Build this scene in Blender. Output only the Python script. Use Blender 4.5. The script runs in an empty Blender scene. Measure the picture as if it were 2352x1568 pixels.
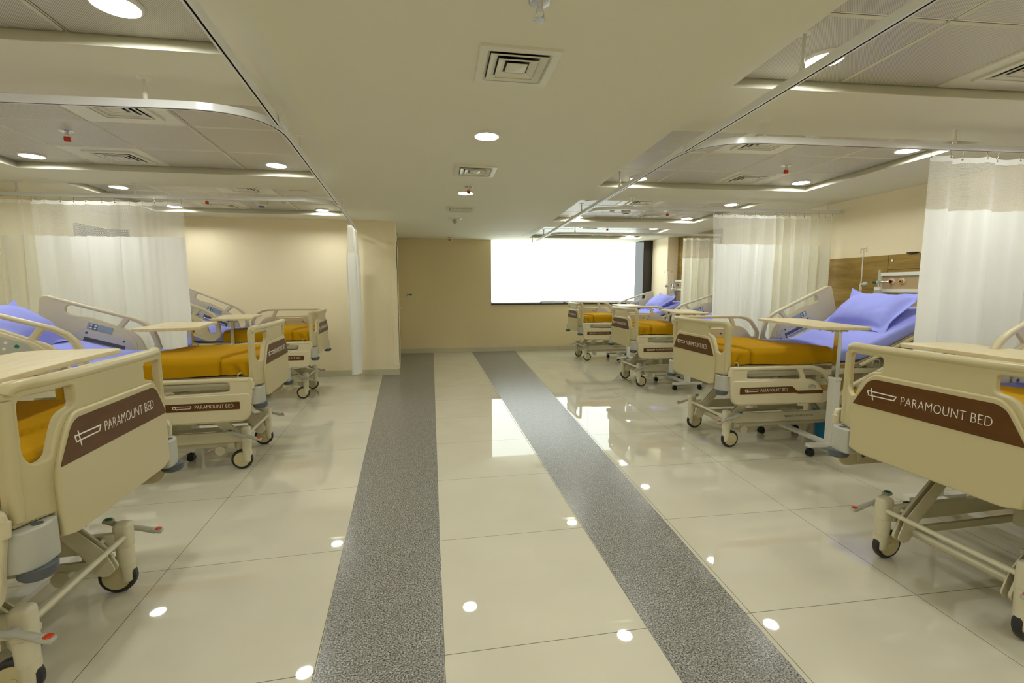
import bpy, bmesh, math, random
from mathutils import Vector, Matrix, noise
R = math.radians
PI = math.pi
sc = bpy.context.scene
col = sc.collection
random.seed(7)

# ------------------------------------------------------------------ camera, world, exposure
F_PX = 1070.0
PITCH = math.atan(122.0 / F_PX)
YAW = math.atan(181.0 / math.hypot(F_PX, 122.0))
cam_d = bpy.data.cameras.new('camera')
cam_d.sensor_width = 36.0
cam_d.lens = 36.0 * F_PX / 2352.0
cam_d.clip_start = 0.05
cam = bpy.data.objects.new('camera', cam_d)
col.objects.link(cam)
cam.location = (0, 0, 1.35)
cam.rotation_euler = (PI / 2 - PITCH, 0, -YAW)
sc.camera = cam

world = bpy.data.worlds.new('world')
sc.world = world
world.use_nodes = True
bg = world.node_tree.nodes['Background']
bg.inputs[0].default_value = (0.80, 0.95, 1.0, 1)
bg.inputs[1].default_value = 1.5

sc.view_settings.view_transform = 'Standard'
sc.view_settings.look = 'None'
sc.view_settings.gamma = 1.0
sc.view_settings.exposure = 0.0
sc.cycles.adaptive_threshold = 0.018
LAMP_EMIT = 150.0       # radiance of the round ceiling lights
BLIND_EMIT = 3.0       # roller blinds glow themselves, standing in for daylight through the cloth

# ------------------------------------------------------------------ materials
def srgb(r, g, b):
    f = lambda c: (c / 255 / 12.92) if c / 255 <= 0.04045 else ((c / 255 + 0.055) / 1.055) ** 2.4
    return (f(r), f(g), f(b), 1)

def mat(name, color, rough=0.5, metal=0.0, spec=0.5, bump=0.0, bscale=200, var=0.0, vscale=6.0, coat=0.0):
    m = bpy.data.materials.new(name)
    m.use_nodes = True
    nt = m.node_tree
    b = nt.nodes['Principled BSDF']
    b.inputs['Base Color'].default_value = color
    b.inputs['Roughness'].default_value = rough
    b.inputs['Metallic'].default_value = metal
    b.inputs['Specular IOR Level'].default_value = spec
    if coat:
        b.inputs['Coat Weight'].default_value = coat
        b.inputs['Coat Roughness'].default_value = 0.1
    tc = nt.nodes.new('ShaderNodeTexCoord')
    if var:
        n = nt.nodes.new('ShaderNodeTexNoise'); n.inputs['Scale'].default_value = vscale
        n.inputs['Detail'].default_value = 4
        nt.links.new(tc.outputs['Object'], n.inputs['Vector'])
        mx = nt.nodes.new('ShaderNodeMix'); mx.data_type = 'RGBA'
        mx.inputs['A'].default_value = tuple(c * (1 - var) for c in color[:3]) + (1,)
        mx.inputs['B'].default_value = tuple(min(1, c * (1 + var)) for c in color[:3]) + (1,)
        nt.links.new(n.outputs['Fac'], mx.inputs['Factor'])
        nt.links.new(mx.outputs['Result'], b.inputs['Base Color'])
    if bump:
        n2 = nt.nodes.new('ShaderNodeTexNoise'); n2.inputs['Scale'].default_value = bscale
        n2.inputs['Detail'].default_value = 3
        nt.links.new(tc.outputs['Object'], n2.inputs['Vector'])
        bp = nt.nodes.new('ShaderNodeBump'); bp.inputs['Strength'].default_value = bump
        bp.inputs['Distance'].default_value = 0.002
        nt.links.new(n2.outputs['Fac'], bp.inputs['Height'])
        nt.links.new(bp.outputs['Normal'], b.inputs['Normal'])
    return m

def emit(name, color, strength):
    m = bpy.data.materials.new(name); m.use_nodes = True
    nt = m.node_tree; nt.nodes.clear()
    e = nt.nodes.new('ShaderNodeEmission'); o = nt.nodes.new('ShaderNodeOutputMaterial')
    e.inputs[0].default_value = color; e.inputs[1].default_value = strength
    nt.links.new(e.outputs[0], o.inputs[0])
    return m

def math_node(nt, op, a, b=None, c=None):
    n = nt.nodes.new('ShaderNodeMath'); n.operation = op
    for i, v in enumerate((a, b, c)):
        if v is None: continue
        if isinstance(v, (int, float)): n.inputs[i].default_value = v
        else: nt.links.new(v, n.inputs[i])
    return n.outputs[0]

M = {}
M['wall'] = mat('wall_paint', srgb(244, 231, 196), 0.75, bump=0.15, bscale=350)
M['wall2'] = mat('wall_paint_yellow', srgb(228, 212, 168), 0.75, bump=0.15, bscale=350)
M['ceil'] = mat('ceiling_paint', srgb(230, 227, 206), 0.8)
M['base'] = mat('baseboard_tile', srgb(205, 198, 170), 0.25)
M['plastic'] = mat('bed_plastic', srgb(194, 182, 138), 0.33, bump=0.05, bscale=900)
M['rail'] = mat('rail_plastic', srgb(208, 197, 160), 0.35)
M['plastic_in'] = mat('bed_plastic_grey', srgb(196, 190, 176), 0.4)
M['frame'] = mat('painted_steel', srgb(208, 201, 170), 0.35)
M['grey'] = mat('grey_plastic', srgb(178, 177, 162), 0.4)
M['dgrey'] = mat('dark_grey_rubber', srgb(80, 84, 88), 0.5)
M['tyre'] = mat('black_rubber', srgb(38, 37, 38), 0.45)
M['black'] = mat('black_plastic', srgb(22, 22, 24), 0.4)
M['chrome'] = mat('chrome', (0.75, 0.75, 0.74, 1), 0.14, metal=1.0)
M['alu'] = mat('white_aluminium', srgb(238, 240, 240), 0.22)
M['white'] = mat('white_paint', srgb(232, 230, 218), 0.35)
M['red'] = mat('red_plastic', srgb(205, 62, 30), 0.4)
M['green'] = mat('green_plastic', srgb(22, 120, 88), 0.4)
M['brass'] = mat('steel_bolt', (0.6, 0.58, 0.5, 1), 0.25, metal=1.0)
M['blue'] = mat('blue_cotton', srgb(158, 164, 240), 0.85, spec=0.25, bump=0.35, bscale=500, var=0.04, vscale=9)
M['gold'] = mat('gold_cotton', srgb(178, 133, 4), 0.9, spec=0.12, bump=0.3, bscale=500, var=0.05, vscale=7)
M['letter'] = mat('white_lettering', srgb(235, 228, 212), 0.5)
M['darkletter'] = mat('grey_lettering', srgb(90, 92, 88), 0.5)
M['btn'] = mat('button_panel', srgb(150, 160, 165), 0.4)
M['btn2'] = mat('button_dark', srgb(92, 108, 120), 0.4)
M['led'] = emit('red_led', (1, 0.12, 0.02, 1), 1.5)
M['lampface'] = emit('lamp_diffuser', (1.0, 1.02, 0.98, 1), LAMP_EMIT)
M['redyel'] = mat('yellow_ring', srgb(205, 190, 40), 0.4)
M['greencap'] = mat('dark_green_cap', srgb(20, 84, 60), 0.4)
M['darkwin'] = mat('dark_panel', srgb(52, 46, 52), 0.5)
M['blueledge'] = mat('door_edge_blue', srgb(60, 66, 92), 0.4)
M['detblue'] = mat('blue_lens', srgb(40, 60, 150), 0.3)
M['tan'] = mat('tan_laminate', srgb(182, 160, 118), 0.45)
M['groove'] = mat('panel_groove', srgb(128, 122, 108), 0.8)
M['paper'] = mat('peeling_film', srgb(220, 205, 180), 0.6)
M['pinkprint'] = mat('red_print', srgb(150, 60, 90), 0.8)

def wood(name, c1, c2, scale, stretch, rough=0.45, axis=2):
    m = bpy.data.materials.new(name); m.use_nodes = True
    nt = m.node_tree; b = nt.nodes['Principled BSDF']
    b.inputs['Roughness'].default_value = rough; b.inputs['Specular IOR Level'].default_value = 0.25
    tc = nt.nodes.new('ShaderNodeTexCoord'); mp = nt.nodes.new('ShaderNodeMapping')
    s = [stretch] * 3; s[axis] = 1.0
    mp.inputs['Scale'].default_value = s
    nt.links.new(tc.outputs['Object'], mp.inputs[0])
    n = nt.nodes.new('ShaderNodeTexNoise'); n.inputs['Scale'].default_value = scale
    n.inputs['Detail'].default_value = 8; n.inputs['Roughness'].default_value = 0.65
    n.inputs['Distortion'].default_value = 0.6
    nt.links.new(mp.outputs[0], n.inputs['Vector'])
    cr = nt.nodes.new('ShaderNodeValToRGB')
    cr.color_ramp.elements[0].position = 0.3; cr.color_ramp.elements[0].color = c1
    cr.color_ramp.elements[1].position = 0.7; cr.color_ramp.elements[1].color = c2
    nt.links.new(n.outputs['Fac'], cr.inputs[0])
    nt.links.new(cr.outputs[0], b.inputs['Base Color'])
    return m
M['woodwall'] = wood('wall_laminate', srgb(118, 92, 36), srgb(178, 148, 80), 9, 0.12)
M['tabletop'] = wood('table_laminate', srgb(206, 190, 146), srgb(226, 213, 172), 30, 0.12, 0.35, axis=0)
M['label'] = wood('brown_label', srgb(84, 52, 16), srgb(98, 64, 24), 30, 0.15, 0.4)

def granite(name, dark=False):
    m = bpy.data.materials.new(name); m.use_nodes = True
    nt = m.node_tree; b = nt.nodes['Principled BSDF']
    tc = nt.nodes.new('ShaderNodeTexCoord')
    n = nt.nodes.new('ShaderNodeTexNoise'); n.inputs['Scale'].default_value = 150 if not dark else 9
    n.inputs['Detail'].default_value = 9; n.inputs['Roughness'].default_value = 0.8
    nt.links.new(tc.outputs['Object'], n.inputs['Vector'])
    cr = nt.nodes.new('ShaderNodeValToRGB')
    e = cr.color_ramp.elements
    if dark:
        e[0].position = 0.45; e[0].color = srgb(15, 9, 8); e[1].position = 0.75; e[1].color = srgb(50, 34, 27)
    else:
        e[0].position = 0.41; e[0].color = srgb(40, 40, 38); e[1].position = 0.60; e[1].color = srgb(214, 208, 190)
        k = cr.color_ramp.elements.new(0.5); k.color = srgb(138, 136, 128)
    nt.links.new(n.outputs['Fac'], cr.inputs[0])
    out = cr.outputs[0]
    if not dark:
        v = nt.nodes.new('ShaderNodeTexNoise'); v.inputs['Scale'].default_value = 22; v.inputs['Detail'].default_value = 5
        nt.links.new(tc.outputs['Object'], v.inputs['Vector'])
        mx = nt.nodes.new('ShaderNodeMix'); mx.data_type = 'RGBA'; mx.blend_type = 'MULTIPLY'
        mx.inputs['Factor'].default_value = 0.42
        nt.links.new(out, mx.inputs['A']); nt.links.new(v.outputs['Fac'], mx.inputs['B'])
        out = mx.outputs['Result']
    nt.links.new(out, b.inputs['Base Color'])
    b.inputs['Roughness'].default_value = 0.24 if not dark else 0.12
    b.inputs['Specular IOR Level'].default_value = 0.28 if not dark else 0.5
    return m
M['granite'] = granite('grey_granite')
M['granite_dark'] = granite('dark_granite', True)

def tile_floor(name):
    m = bpy.data.materials.new(name); m.use_nodes = True
    nt = m.node_tree; b = nt.nodes['Principled BSDF']
    uv = nt.nodes.new('ShaderNodeUVMap'); sep = nt.nodes.new('ShaderNodeSeparateXYZ')
    nt.links.new(uv.outputs[0], sep.inputs[0])
    masks = []
    for o in (0, 1):
        f = math_node(nt, 'FRACT', math_node(nt, 'ADD', sep.outputs[o], 100.0))
        d = math_node(nt, 'ABSOLUTE', math_node(nt, 'SUBTRACT', f, 0.5))
        masks.append(math_node(nt, 'GREATER_THAN', d, 0.4981))
    g = math_node(nt, 'MAXIMUM', masks[0], masks[1])
    n = nt.nodes.new('ShaderNodeTexNoise'); n.inputs['Scale'].default_value = 2.5; n.inputs['Detail'].default_value = 5
    tc = nt.nodes.new('ShaderNodeTexCoord'); nt.links.new(tc.outputs['Object'], n.inputs['Vector'])
    cr = nt.nodes.new('ShaderNodeValToRGB')
    cr.color_ramp.elements[0].position = 0.3; cr.color_ramp.elements[0].color = srgb(199, 193, 170)
    cr.color_ramp.elements[1].position = 0.7; cr.color_ramp.elements[1].color = srgb(206, 200, 177)
    nt.links.new(n.outputs['Fac'], cr.inputs[0])
    mx = nt.nodes.new('ShaderNodeMix'); mx.data_type = 'RGBA'
    nt.links.new(g, mx.inputs['Factor']); nt.links.new(cr.outputs[0], mx.inputs['A'])
    mx.inputs['B'].default_value = srgb(92, 84, 66)
    nt.links.new(mx.outputs['Result'], b.inputs['Base Color'])
    r = math_node(nt, 'MULTIPLY_ADD', g, 0.6, 0.022)
    nt.links.new(r, b.inputs['Roughness'])
    b.inputs['IOR'].default_value = 1.55
    return m
M['tile'] = tile_floor('polished_tile')

def perforated(name):
    m = bpy.data.materials.new(name); m.use_nodes = True
    nt = m.node_tree; b = nt.nodes['Principled BSDF']
    tc = nt.nodes.new('ShaderNodeTexCoord'); sep = nt.nodes.new('ShaderNodeSeparateXYZ')
    nt.links.new(tc.outputs['Object'], sep.inputs[0])
    P = 0.0075
    sx = math_node(nt, 'ADD', sep.outputs[0], sep.outputs[1]); sy = math_node(nt, 'SUBTRACT', sep.outputs[0], sep.outputs[1])
    ds = []
    for s in (sx, sy):
        f = math_node(nt, 'FRACT', math_node(nt, 'ADD', math_node(nt, 'DIVIDE', s, P), 4000.0))
        d = math_node(nt, 'SUBTRACT', f, 0.5)
        ds.append(math_node(nt, 'MULTIPLY', d, d))
    h = math_node(nt, 'LESS_THAN', math_node(nt, 'ADD', ds[0], ds[1]), 0.07)
    mx = nt.nodes.new('ShaderNodeMix'); mx.data_type = 'RGBA'
    nt.links.new(h, mx.inputs['Factor'])
    mx.inputs['A'].default_value = srgb(214, 210, 196); mx.inputs['B'].default_value = srgb(104, 98, 88)
    nt.links.new(mx.outputs['Result'], b.inputs['Base Color'])
    b.inputs['Roughness'].default_value = 0.35; b.inputs['Metallic'].default_value = 0.0
    return m
M['perf'] = perforated('perforated_metal_tile')
M['ctile'] = mat('plain_metal_tile', srgb(228, 226, 210), 0.3)

def cloth(name, color, net=False):
    m = bpy.data.materials.new(name); m.use_nodes = True
    nt = m.node_tree; nt.nodes.clear()
    out = nt.nodes.new('ShaderNodeOutputMaterial')
    d = nt.nodes.new('ShaderNodeBsdfDiffuse'); t = nt.nodes.new('ShaderNodeBsdfTranslucent')
    d.inputs[0].default_value = color; t.inputs[0].default_value = color
    mx = nt.nodes.new('ShaderNodeMixShader'); mx.inputs[0].default_value = 0.48
    nt.links.new(d.outputs[0], mx.inputs[1]); nt.links.new(t.outputs[0], mx.inputs[2])
    uv = nt.nodes.new('ShaderNodeUVMap')
    if net:
        tr = nt.nodes.new('ShaderNodeBsdfTransparent')
        bk = nt.nodes.new('ShaderNodeTexBrick')
        nt.links.new(uv.outputs[0], bk.inputs['Vector'])
        bk.inputs['Color1'].default_value = (0, 0, 0, 1); bk.inputs['Color2'].default_value = (0, 0, 0, 1)
        bk.inputs['Mortar'].default_value = (1, 1, 1, 1)
        bk.inputs['Scale'].default_value = 1.0
        bk.inputs['Brick Width'].default_value = 0.0128; bk.inputs['Row Height'].default_value = 0.0074
        bk.inputs['Mortar Size'].default_value = 0.0013; bk.inputs['Mortar Smooth'].default_value = 0
        mx2 = nt.nodes.new('ShaderNodeMixShader')
        nt.links.new(bk.outputs['Color'], mx2.inputs[0])
        nt.links.new(tr.outputs[0], mx2.inputs[1]); nt.links.new(mx.outputs[0], mx2.inputs[2])
        nt.links.new(mx2.outputs[0], out.inputs[0])
    else:
        w = nt.nodes.new('ShaderNodeTexNoise'); w.inputs['Scale'].default_value = 60
        nt.links.new(uv.outputs[0], w.inputs['Vector'])
        bp = nt.nodes.new('ShaderNodeBump'); bp.inputs['Strength'].default_value = 0.12
        bp.inputs['Distance'].default_value = 0.004
        nt.links.new(w.outputs['Fac'], bp.inputs['Height'])
        nt.links.new(bp.outputs[0], d.inputs['Normal'])
        nt.links.new(mx.outputs[0], out.inputs[0])
    return m
M['curtain'] = cloth('white_curtain', srgb(249, 250, 243))
M['curtain_net'] = cloth('white_curtain_net', srgb(240, 238, 226), True)
M['cream'] = cloth('cream_curtain', srgb(246, 244, 226))
M['cream_net'] = cloth('cream_curtain_net', srgb(244, 243, 226), True)
M['blind'] = emit('glowing_blind', (0.90, 1.0, 0.965, 1), BLIND_EMIT)
g = bpy.data.materials.new('window_glass'); g.use_nodes = True
gb = g.node_tree.nodes['Principled BSDF']
gb.inputs['Transmission Weight'].default_value = 1.0; gb.inputs['Roughness'].default_value = 0.02
M['glass'] = g
g2 = bpy.data.materials.new('clear_plastic'); g2.use_nodes = True
gb = g2.node_tree.nodes['Principled BSDF']
gb.inputs['Base Color'].default_value = srgb(225, 225, 215)
gb.inputs['Alpha'].default_value = 0.45; gb.inputs['Roughness'].default_value = 0.1
M['clear'] = g2

# ------------------------------------------------------------------ mesh helpers
class MB:
    def __init__(s):
        s.bm = bmesh.new(); s.uv = None
    def _tag(s, verts, mi):
        fs = set(f for v in verts for f in v.link_faces)
        for f in fs: f.material_index = mi
    def box(s, c, size, rot=(0, 0, 0), bev=0.0, mi=0, seg=2):
        b = bmesh.new()
        bmesh.ops.create_cube(b, size=1.0)
        bmesh.ops.scale(b, vec=size, verts=b.verts)
        if bev:
            bmesh.ops.bevel(b, geom=b.edges[:], offset=min(bev, min(size) * 0.49), segments=seg, profile=0.5, affect='EDGES')
        from mathutils import Euler
        mt = Matrix.Translation(c) @ Euler(rot).to_matrix().to_4x4()
        s.add_bm(b, mt, mi); return s
    def add_bm(s, b, mt=None, mi=None):
        if mt is not None: bmesh.ops.transform(b, matrix=mt, verts=b.verts)
        if mi is not None:
            for f in b.faces: f.material_index = mi
        me = bpy.data.meshes.new('tmp'); b.to_mesh(me); b.free()
        s.bm.from_mesh(me); bpy.data.meshes.remove(me); return s
    def add_mesh(s, me, mt=None, mi=None):
        b = bmesh.new(); b.from_mesh(me); return s.add_bm(b, mt, mi)
    def cyl(s, p0, p1, r, r2=None, n=16, mi=0, cap=True):
        p0, p1 = Vector(p0), Vector(p1); d = p1 - p0
        b = bmesh.new()
        bmesh.ops.create_cone(b, cap_ends=cap, segments=n, radius1=r, radius2=r if r2 is None else r2, depth=d.length)
        mt = Matrix.Translation((p0 + p1) / 2) @ d.to_track_quat('Z', 'Y').to_matrix().to_4x4()
        return s.add_bm(b, mt, mi)
    def sph(s, c, r, scale=(1, 1, 1), mi=0, n=12):
        b = bmesh.new(); bmesh.ops.create_uvsphere(b, u_segments=n, v_segments=n // 2 + 2, radius=r)
        return s.add_bm(b, Matrix.Translation(c) @ Matrix.Diagonal((*scale, 1)), mi)
    def tube(s, pts, r, n=10, mi=0, closed=False, ry=None):
        pts = [Vector(p) for p in pts]; N = len(pts)
        rings = []; up = Vector((0, 0, 1))
        for i, p in enumerate(pts):
            a = pts[(i - 1) % N] if (i > 0 or closed) else p
            c = pts[(i + 1) % N] if (i < N - 1 or closed) else p
            t = (c - a).normalized()
            u = up if abs(t.dot(up)) < 0.95 else Vector((0, 1, 0))
            x = t.cross(u).normalized(); y = x.cross(t).normalized()
            rr = r[i] if isinstance(r, (list, tuple)) else r
            rings.append([s.bm.verts.new(p + x * math.cos(2 * PI * k / n) * rr + y * math.sin(2 * PI * k / n) * (ry or rr)) for k in range(n)])
        for i in range(N if closed else N - 1):
            A, B = rings[i], rings[(i + 1) % N]
            for k in range(n):
                f = s.bm.faces.new((A[k], A[(k + 1) % n], B[(k + 1) % n], B[k])); f.material_index = mi
        if not closed:
            f = s.bm.faces.new(rings[0][::-1]); f.material_index = mi
            f = s.bm.faces.new(rings[-1]); f.material_index = mi
        return s
    def quad(s, pts, mi=0, uvs=None):
        vs = [s.bm.verts.new(p) for p in pts]
        f = s.bm.faces.new(vs); f.material_index = mi
        if uvs:
            if s.uv is None: s.uv = s.bm.loops.layers.uv.new('UVMap')
            for l, u in zip(f.loops, uvs): l[s.uv].uv = u
        return s
    def build(s, name, mats, parent=None, smooth=True, ang=38, loc=None):
        me = bpy.data.meshes.new(name)
        bmesh.ops.recalc_face_normals(s.bm, faces=s.bm.faces[:]) if smooth != 'keep' else None
        s.bm.to_mesh(me); s.bm.free()
        if not isinstance(mats, (list, tuple)): mats = [mats]
        for m in mats: me.materials.append(M[m] if isinstance(m, str) else m)
        if smooth:
            for p in me.polygons: p.use_smooth = True
            me.set_sharp_from_angle(angle=R(ang))
        o = bpy.data.objects.new(name, me); col.objects.link(o)
        if smooth is True and ang <= 50:
            w = o.modifiers.new('weighted', 'WEIGHTED_NORMAL'); w.keep_sharp = True; w.weight = 80
        if parent: o.parent = parent
        if loc: o.location = loc
        return o

def rounded(pts, rad, n=5):
    """2D polygon with rounded corners; rad a number or one per corner."""
    out = []; N = len(pts)
    for i in range(N):
        p = Vector(pts[i]); a = Vector(pts[i - 1]); b = Vector(pts[(i + 1) % N])
        r = rad[i] if isinstance(rad, (list, tuple)) else rad
        if r <= 0: out.append(p); continue
        da = (a - p); db = (b - p); r1 = min(r, da.length * 0.48, db.length * 0.48)
        q0 = p + da.normalized() * r1; q1 = p + db.normalized() * r1
        for k in range(n + 1):
            t = k / n
            out.append((1 - t) ** 2 * q0 + 2 * t * (1 - t) * p + t * t * q1)
    return out

def plate_mesh(outline, holes, t, bev=0.004, res=2):
    """Filled outline with holes, thickness t in local z, as mesh data (2D curve converted)."""
    cu = bpy.data.curves.new('c', 'CURVE'); cu.dimensions = '2D'; cu.fill_mode = 'BOTH'
    cu.extrude = max(t / 2 - bev, 0.0001); cu.bevel_depth = bev; cu.offset = -bev; cu.bevel_resolution = res
    for loop in [outline] + list(holes):
        sp = cu.splines.new('POLY'); sp.points.add(len(loop) - 1)
        for i, p in enumerate(loop): sp.points[i].co = (p[0], p[1], 0, 1)
        sp.use_cyclic_u = True
    o = bpy.data.objects.new('c', cu); col.objects.link(o)
    dg = bpy.context.evaluated_depsgraph_get()
    me = bpy.data.meshes.new_from_object(o.evaluated_get(dg))
    bpy.data.objects.remove(o); bpy.data.curves.remove(cu)
    b = bmesh.new(); b.from_mesh(me); bmesh.ops.remove_doubles(b, verts=b.verts, dist=2e-5)
    bmesh.ops.recalc_face_normals(b, faces=b.faces[:]); b.to_mesh(me); b.free()
    return me

def text_mesh(txt, size, sx=1.0, offset=0.0, ext=0.0006):
    cu = bpy.data.curves.new('t', 'FONT'); cu.body = txt; cu.size = size; cu.extrude = ext
    cu.offset = offset; cu.align_x = 'LEFT'; cu.resolution_u = 3
    cu.space_character = 1.02
    o = bpy.data.objects.new('t', cu); col.objects.link(o); o.scale = (sx, 1, 1)
    dg = bpy.context.evaluated_depsgraph_get()
    me = bpy.data.meshes.new_from_object(o.evaluated_get(dg))
    xs = [v.co.x for v in me.vertices]; ys = [v.co.y for v in me.vertices]
    me.transform(Matrix.Diagonal((1 / (max(xs) - min(xs)), 1 / (max(ys) - min(ys)), 1, 1)) @ Matrix.Translation((-min(xs), -min(ys), 0)))
    bpy.data.objects.remove(o); bpy.data.curves.remove(cu)
    return me

def empty(name, loc=(0, 0, 0), rz=0.0):
    o = bpy.data.objects.new(name, None); o.empty_display_size = 0.1; col.objects.link(o)
    o.location = loc; o.rotation_euler = (0, 0, rz)
    return o
def tag(o, label, cat, group=None, kind=None):
    o['label'] = label; o['category'] = cat
    if group: o['group'] = group
    if kind: o['kind'] = kind
    return o
def struct(o):
    o['kind'] = 'structure'; return o
def copy_tree(o, parent=None):
    c = o.copy(); col.objects.link(c)
    if parent: c.parent = parent
    for ch in o.children: copy_tree(ch, c)
    return c

# frames: plane (a,b)->3D.  XZ plane facing -Y / +Y, YZ plane facing +X
def frame(origin, xa, ya):
    xa = Vector(xa).normalized(); ya = Vector(ya).normalized(); za = xa.cross(ya)
    m = Matrix((xa, ya, za)).transposed().to_4x4(); m.translation = Vector(origin); return m

# ------------------------------------------------------------------ room
ZC = 2.36; ZP = 2.42
OR, UR, VR = Vector((1.545, 2.924)), Vector((0.998, -0.0625)), Vector((0.0600, 0.9982))
OL, UL, VL = Vector((-0.914, 2.930)), Vector((-1.0, 0.017)), Vector((-0.0655, 0.998))
def pr(u, v, z=ZC): p = OR + UR * u + VR * v; return Vector((p.x, p.y, z))
def pl(u, v, z=ZC): p = OL + UL * u + VL * v; return Vector((p.x, p.y, z))

# floor: tile fields and two tapering granite strips
def affine(o, uo, vo):
    o, uo, vo = Vector(o), Vector(uo), Vector(vo)
    m = Matrix(((uo.x, vo.x), (uo.y, vo.y))).inverted()
    return lambda p: tuple(m @ (Vector(p[:2]) - o))
def line(a, b):
    a, b = Vector(a), Vector(b)
    return lambda y: (a.x + (b.x - a.x) * (y - a.y) / (b.y - a.y), y, 0.0)
L1 = line((-0.729, 6.201), (-0.434, 1.555)); L2 = line((-0.004, 6.079), (0.014, 1.479))
R1 = line((0.788, 9.945), (0.822, 1.344)); R2 = line((1.724, 9.858), (1.246, 1.272))
Y0, Y1 = -3.6, 10.3
fl = MB()
wl = affine((-1.291, 2.358), (0.803, 0.037), (-0.047, 0.80))
wc = affine((0.0155, 1.603), (0.805, 0.006), (-0.007, 0.80))
wr = affine((2.087, 1.601), (0.802, -0.018), (0.043, 0.80))
def fq(pts, mi, f):
    fl.quad(pts, mi, [f(p) if f else (p[0], p[1]) for p in pts])
fq([(-6.5, Y0, 0), L1(Y0), L1(Y1), (-6.5, Y1, 0)], 0, wl)
fq([L1(Y0), L2(Y0), L2(Y1), L1(Y1)], 1, None)
fq([L2(Y0), R1(Y0), R1(Y1), L2(Y1)], 0, wc)
fq([R1(Y0), R2(Y0), R2(Y1), R1(Y1)], 1, None)
fq([R2(Y0), (7, Y0, 0), (7, Y1, 0), R2(Y1)], 0, wr)
struct(fl.build('floor', ['tile', 'granite'], smooth=False))

# ceiling: soffit with sunk trays
TR = [(-2.40 - 2.375, -0.68 - 2.375), (-2.40, -0.66), (0.0, 1.68), (2.383, 4.07), (4.76, 6.44)]
TL = [(-2.34 - 2.32, -0.6 - 2.32), (-2.34, -0.60), (0.0, 1.735), (2.32, 4.04)]
WR_, WL_ = 2.235, 2.41
ce = MB()
def band(pf, v0, v1, u0, u1): ce.quad([pf(u0, v0), pf(u1, v0), pf(u1, v1), pf(u0, v1)])
for pf, TT, W, vend in ((pr, TR, WR_, 7.6), (pl, TL, WL_, 5.2)):
    v = -6.9
    for a, b in TT:
        band(pf, v, a, 0, W); v = b
    band(pf, v, vend, 0, W)
    band(pf, -6.9, vend, W, W + 2.4)
ce.quad([pl(0, -6.9), pr(0, -6.9), pr(0, 7.6), pl(0, 7.6)])
band(pl, 5.2, 7.6, 0, 3)
struct(ce.build('ceiling', 'ceil', smooth=False))

def tray(pf, a, b, W, us, vs, sidx, plain):
    m = MB()
    e = 0.045
    low = [pf(0, a), pf(W, a), pf(W, b), pf(0, b)]
    mid = [pf(0, a, ZC + .003), pf(W, a, ZC + .003), pf(W, b, ZC + .003), pf(0, b, ZC + .003)]
    top = [pf(-e, a - e, ZP + .012), pf(W + e, a - e, ZP + .012), pf(W + e, b + e, ZP + .012), pf(-e, b + e, ZP + .012)]
    for A, B in ((low, mid), (mid, top)):
        for i in range(4):
            j = (i + 1) % 4
            m.quad([A[i], A[j], B[j], B[i]], 0)
    m.quad(top, 3)
    struct(m.build('ceiling_tray', ['ceil', 'perf', 'ctile', 'groove'], smooth=False))
    us = [-e] + us + [W + e]; vs = [a - e] + [a + x for x in vs] + [b + e]
    m = MB()
    g_ = 0.008
    for i in range(len(us) - 1):
        for j in range(len(vs) - 1):
            u0, u1, v0, v1 = us[i] + g_, us[i + 1] - g_, vs[j] + g_, vs[j + 1] - g_
            mi = 1 if (i, j) in plain else 0
            bz = 0.010
            Pb = [pf(u0 + bz, v0 + bz, ZP), pf(u1 - bz, v0 + bz, ZP), pf(u1 - bz, v1 - bz, ZP), pf(u0 + bz, v1 - bz, ZP)]
            Pt = [pf(u0, v0, ZP + .008), pf(u1, v0, ZP + .008), pf(u1, v1, ZP + .008), pf(u0, v1, ZP + .008)]
            m.quad(Pb, mi)
            for q in range(4):
                w = (q + 1) % 4
                m.quad([Pb[q], Pb[w], Pt[w], Pt[q]], 1)
                # thin bright trim of the grid
    for p in range(len(us) - 2):
        u = us[p + 1]; m.quad([pf(u - .004, vs[0], ZP + .0075), pf(u + .004, vs[0], ZP + .0075), pf(u + .004, vs[-1], ZP + .0075), pf(u - .004, vs[-1], ZP + .0075)], 2)
    for p in range(len(vs) - 2):
        v = vs[p + 1]; m.quad([pf(us[0], v - .004, ZP + .0076), pf(us[0], v + .004, ZP + .0076), pf(us[-1], v + .004, ZP + .0076), pf(us[-1], v - .004, ZP + .0076)], 2)
    struct(m.build('ceiling_panels', ['perf', 'ctile', 'ctile'], smooth=False))
for a, b in TR: tray(pr, a, b, WR_, [.61, 1.17, 1.74], [.655, 1.206], 1, {(1, 0), (2, 2)})
for a, b in TL: tray(pl, a, b, WL_, [.625, 1.225, 1.83], [.62, 1.21], 1, {(1, 0), (2, 2)})

# walls
def wall(name, pts, z0, z1, m, th=0.12, side=1):
    """vertical slab from a list of plan points; thickness to the given side"""
    w = MB()
    for a, b in zip(pts[:-1], pts[1:]):
        a, b = Vector(a), Vector(b); d = (b - a).normalized(); n = Vector((-d.y, d.x)) * th * side
        c = [a, b, b + n, a + n]
        for q in range(4):
            e = (q + 1) % 4
            w.quad([(*c[q], z0), (*c[e], z0), (*c[e], z1), (*c[q], z1)])
        w.quad([(*x, z1) for x in c]); w.quad([(*x, z0) for x in c])
    return struct(w.build(name, m, smooth=False))
FARY = 9.88
KX, KY = -0.557, 7.43            # corner of the left back wall
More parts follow.
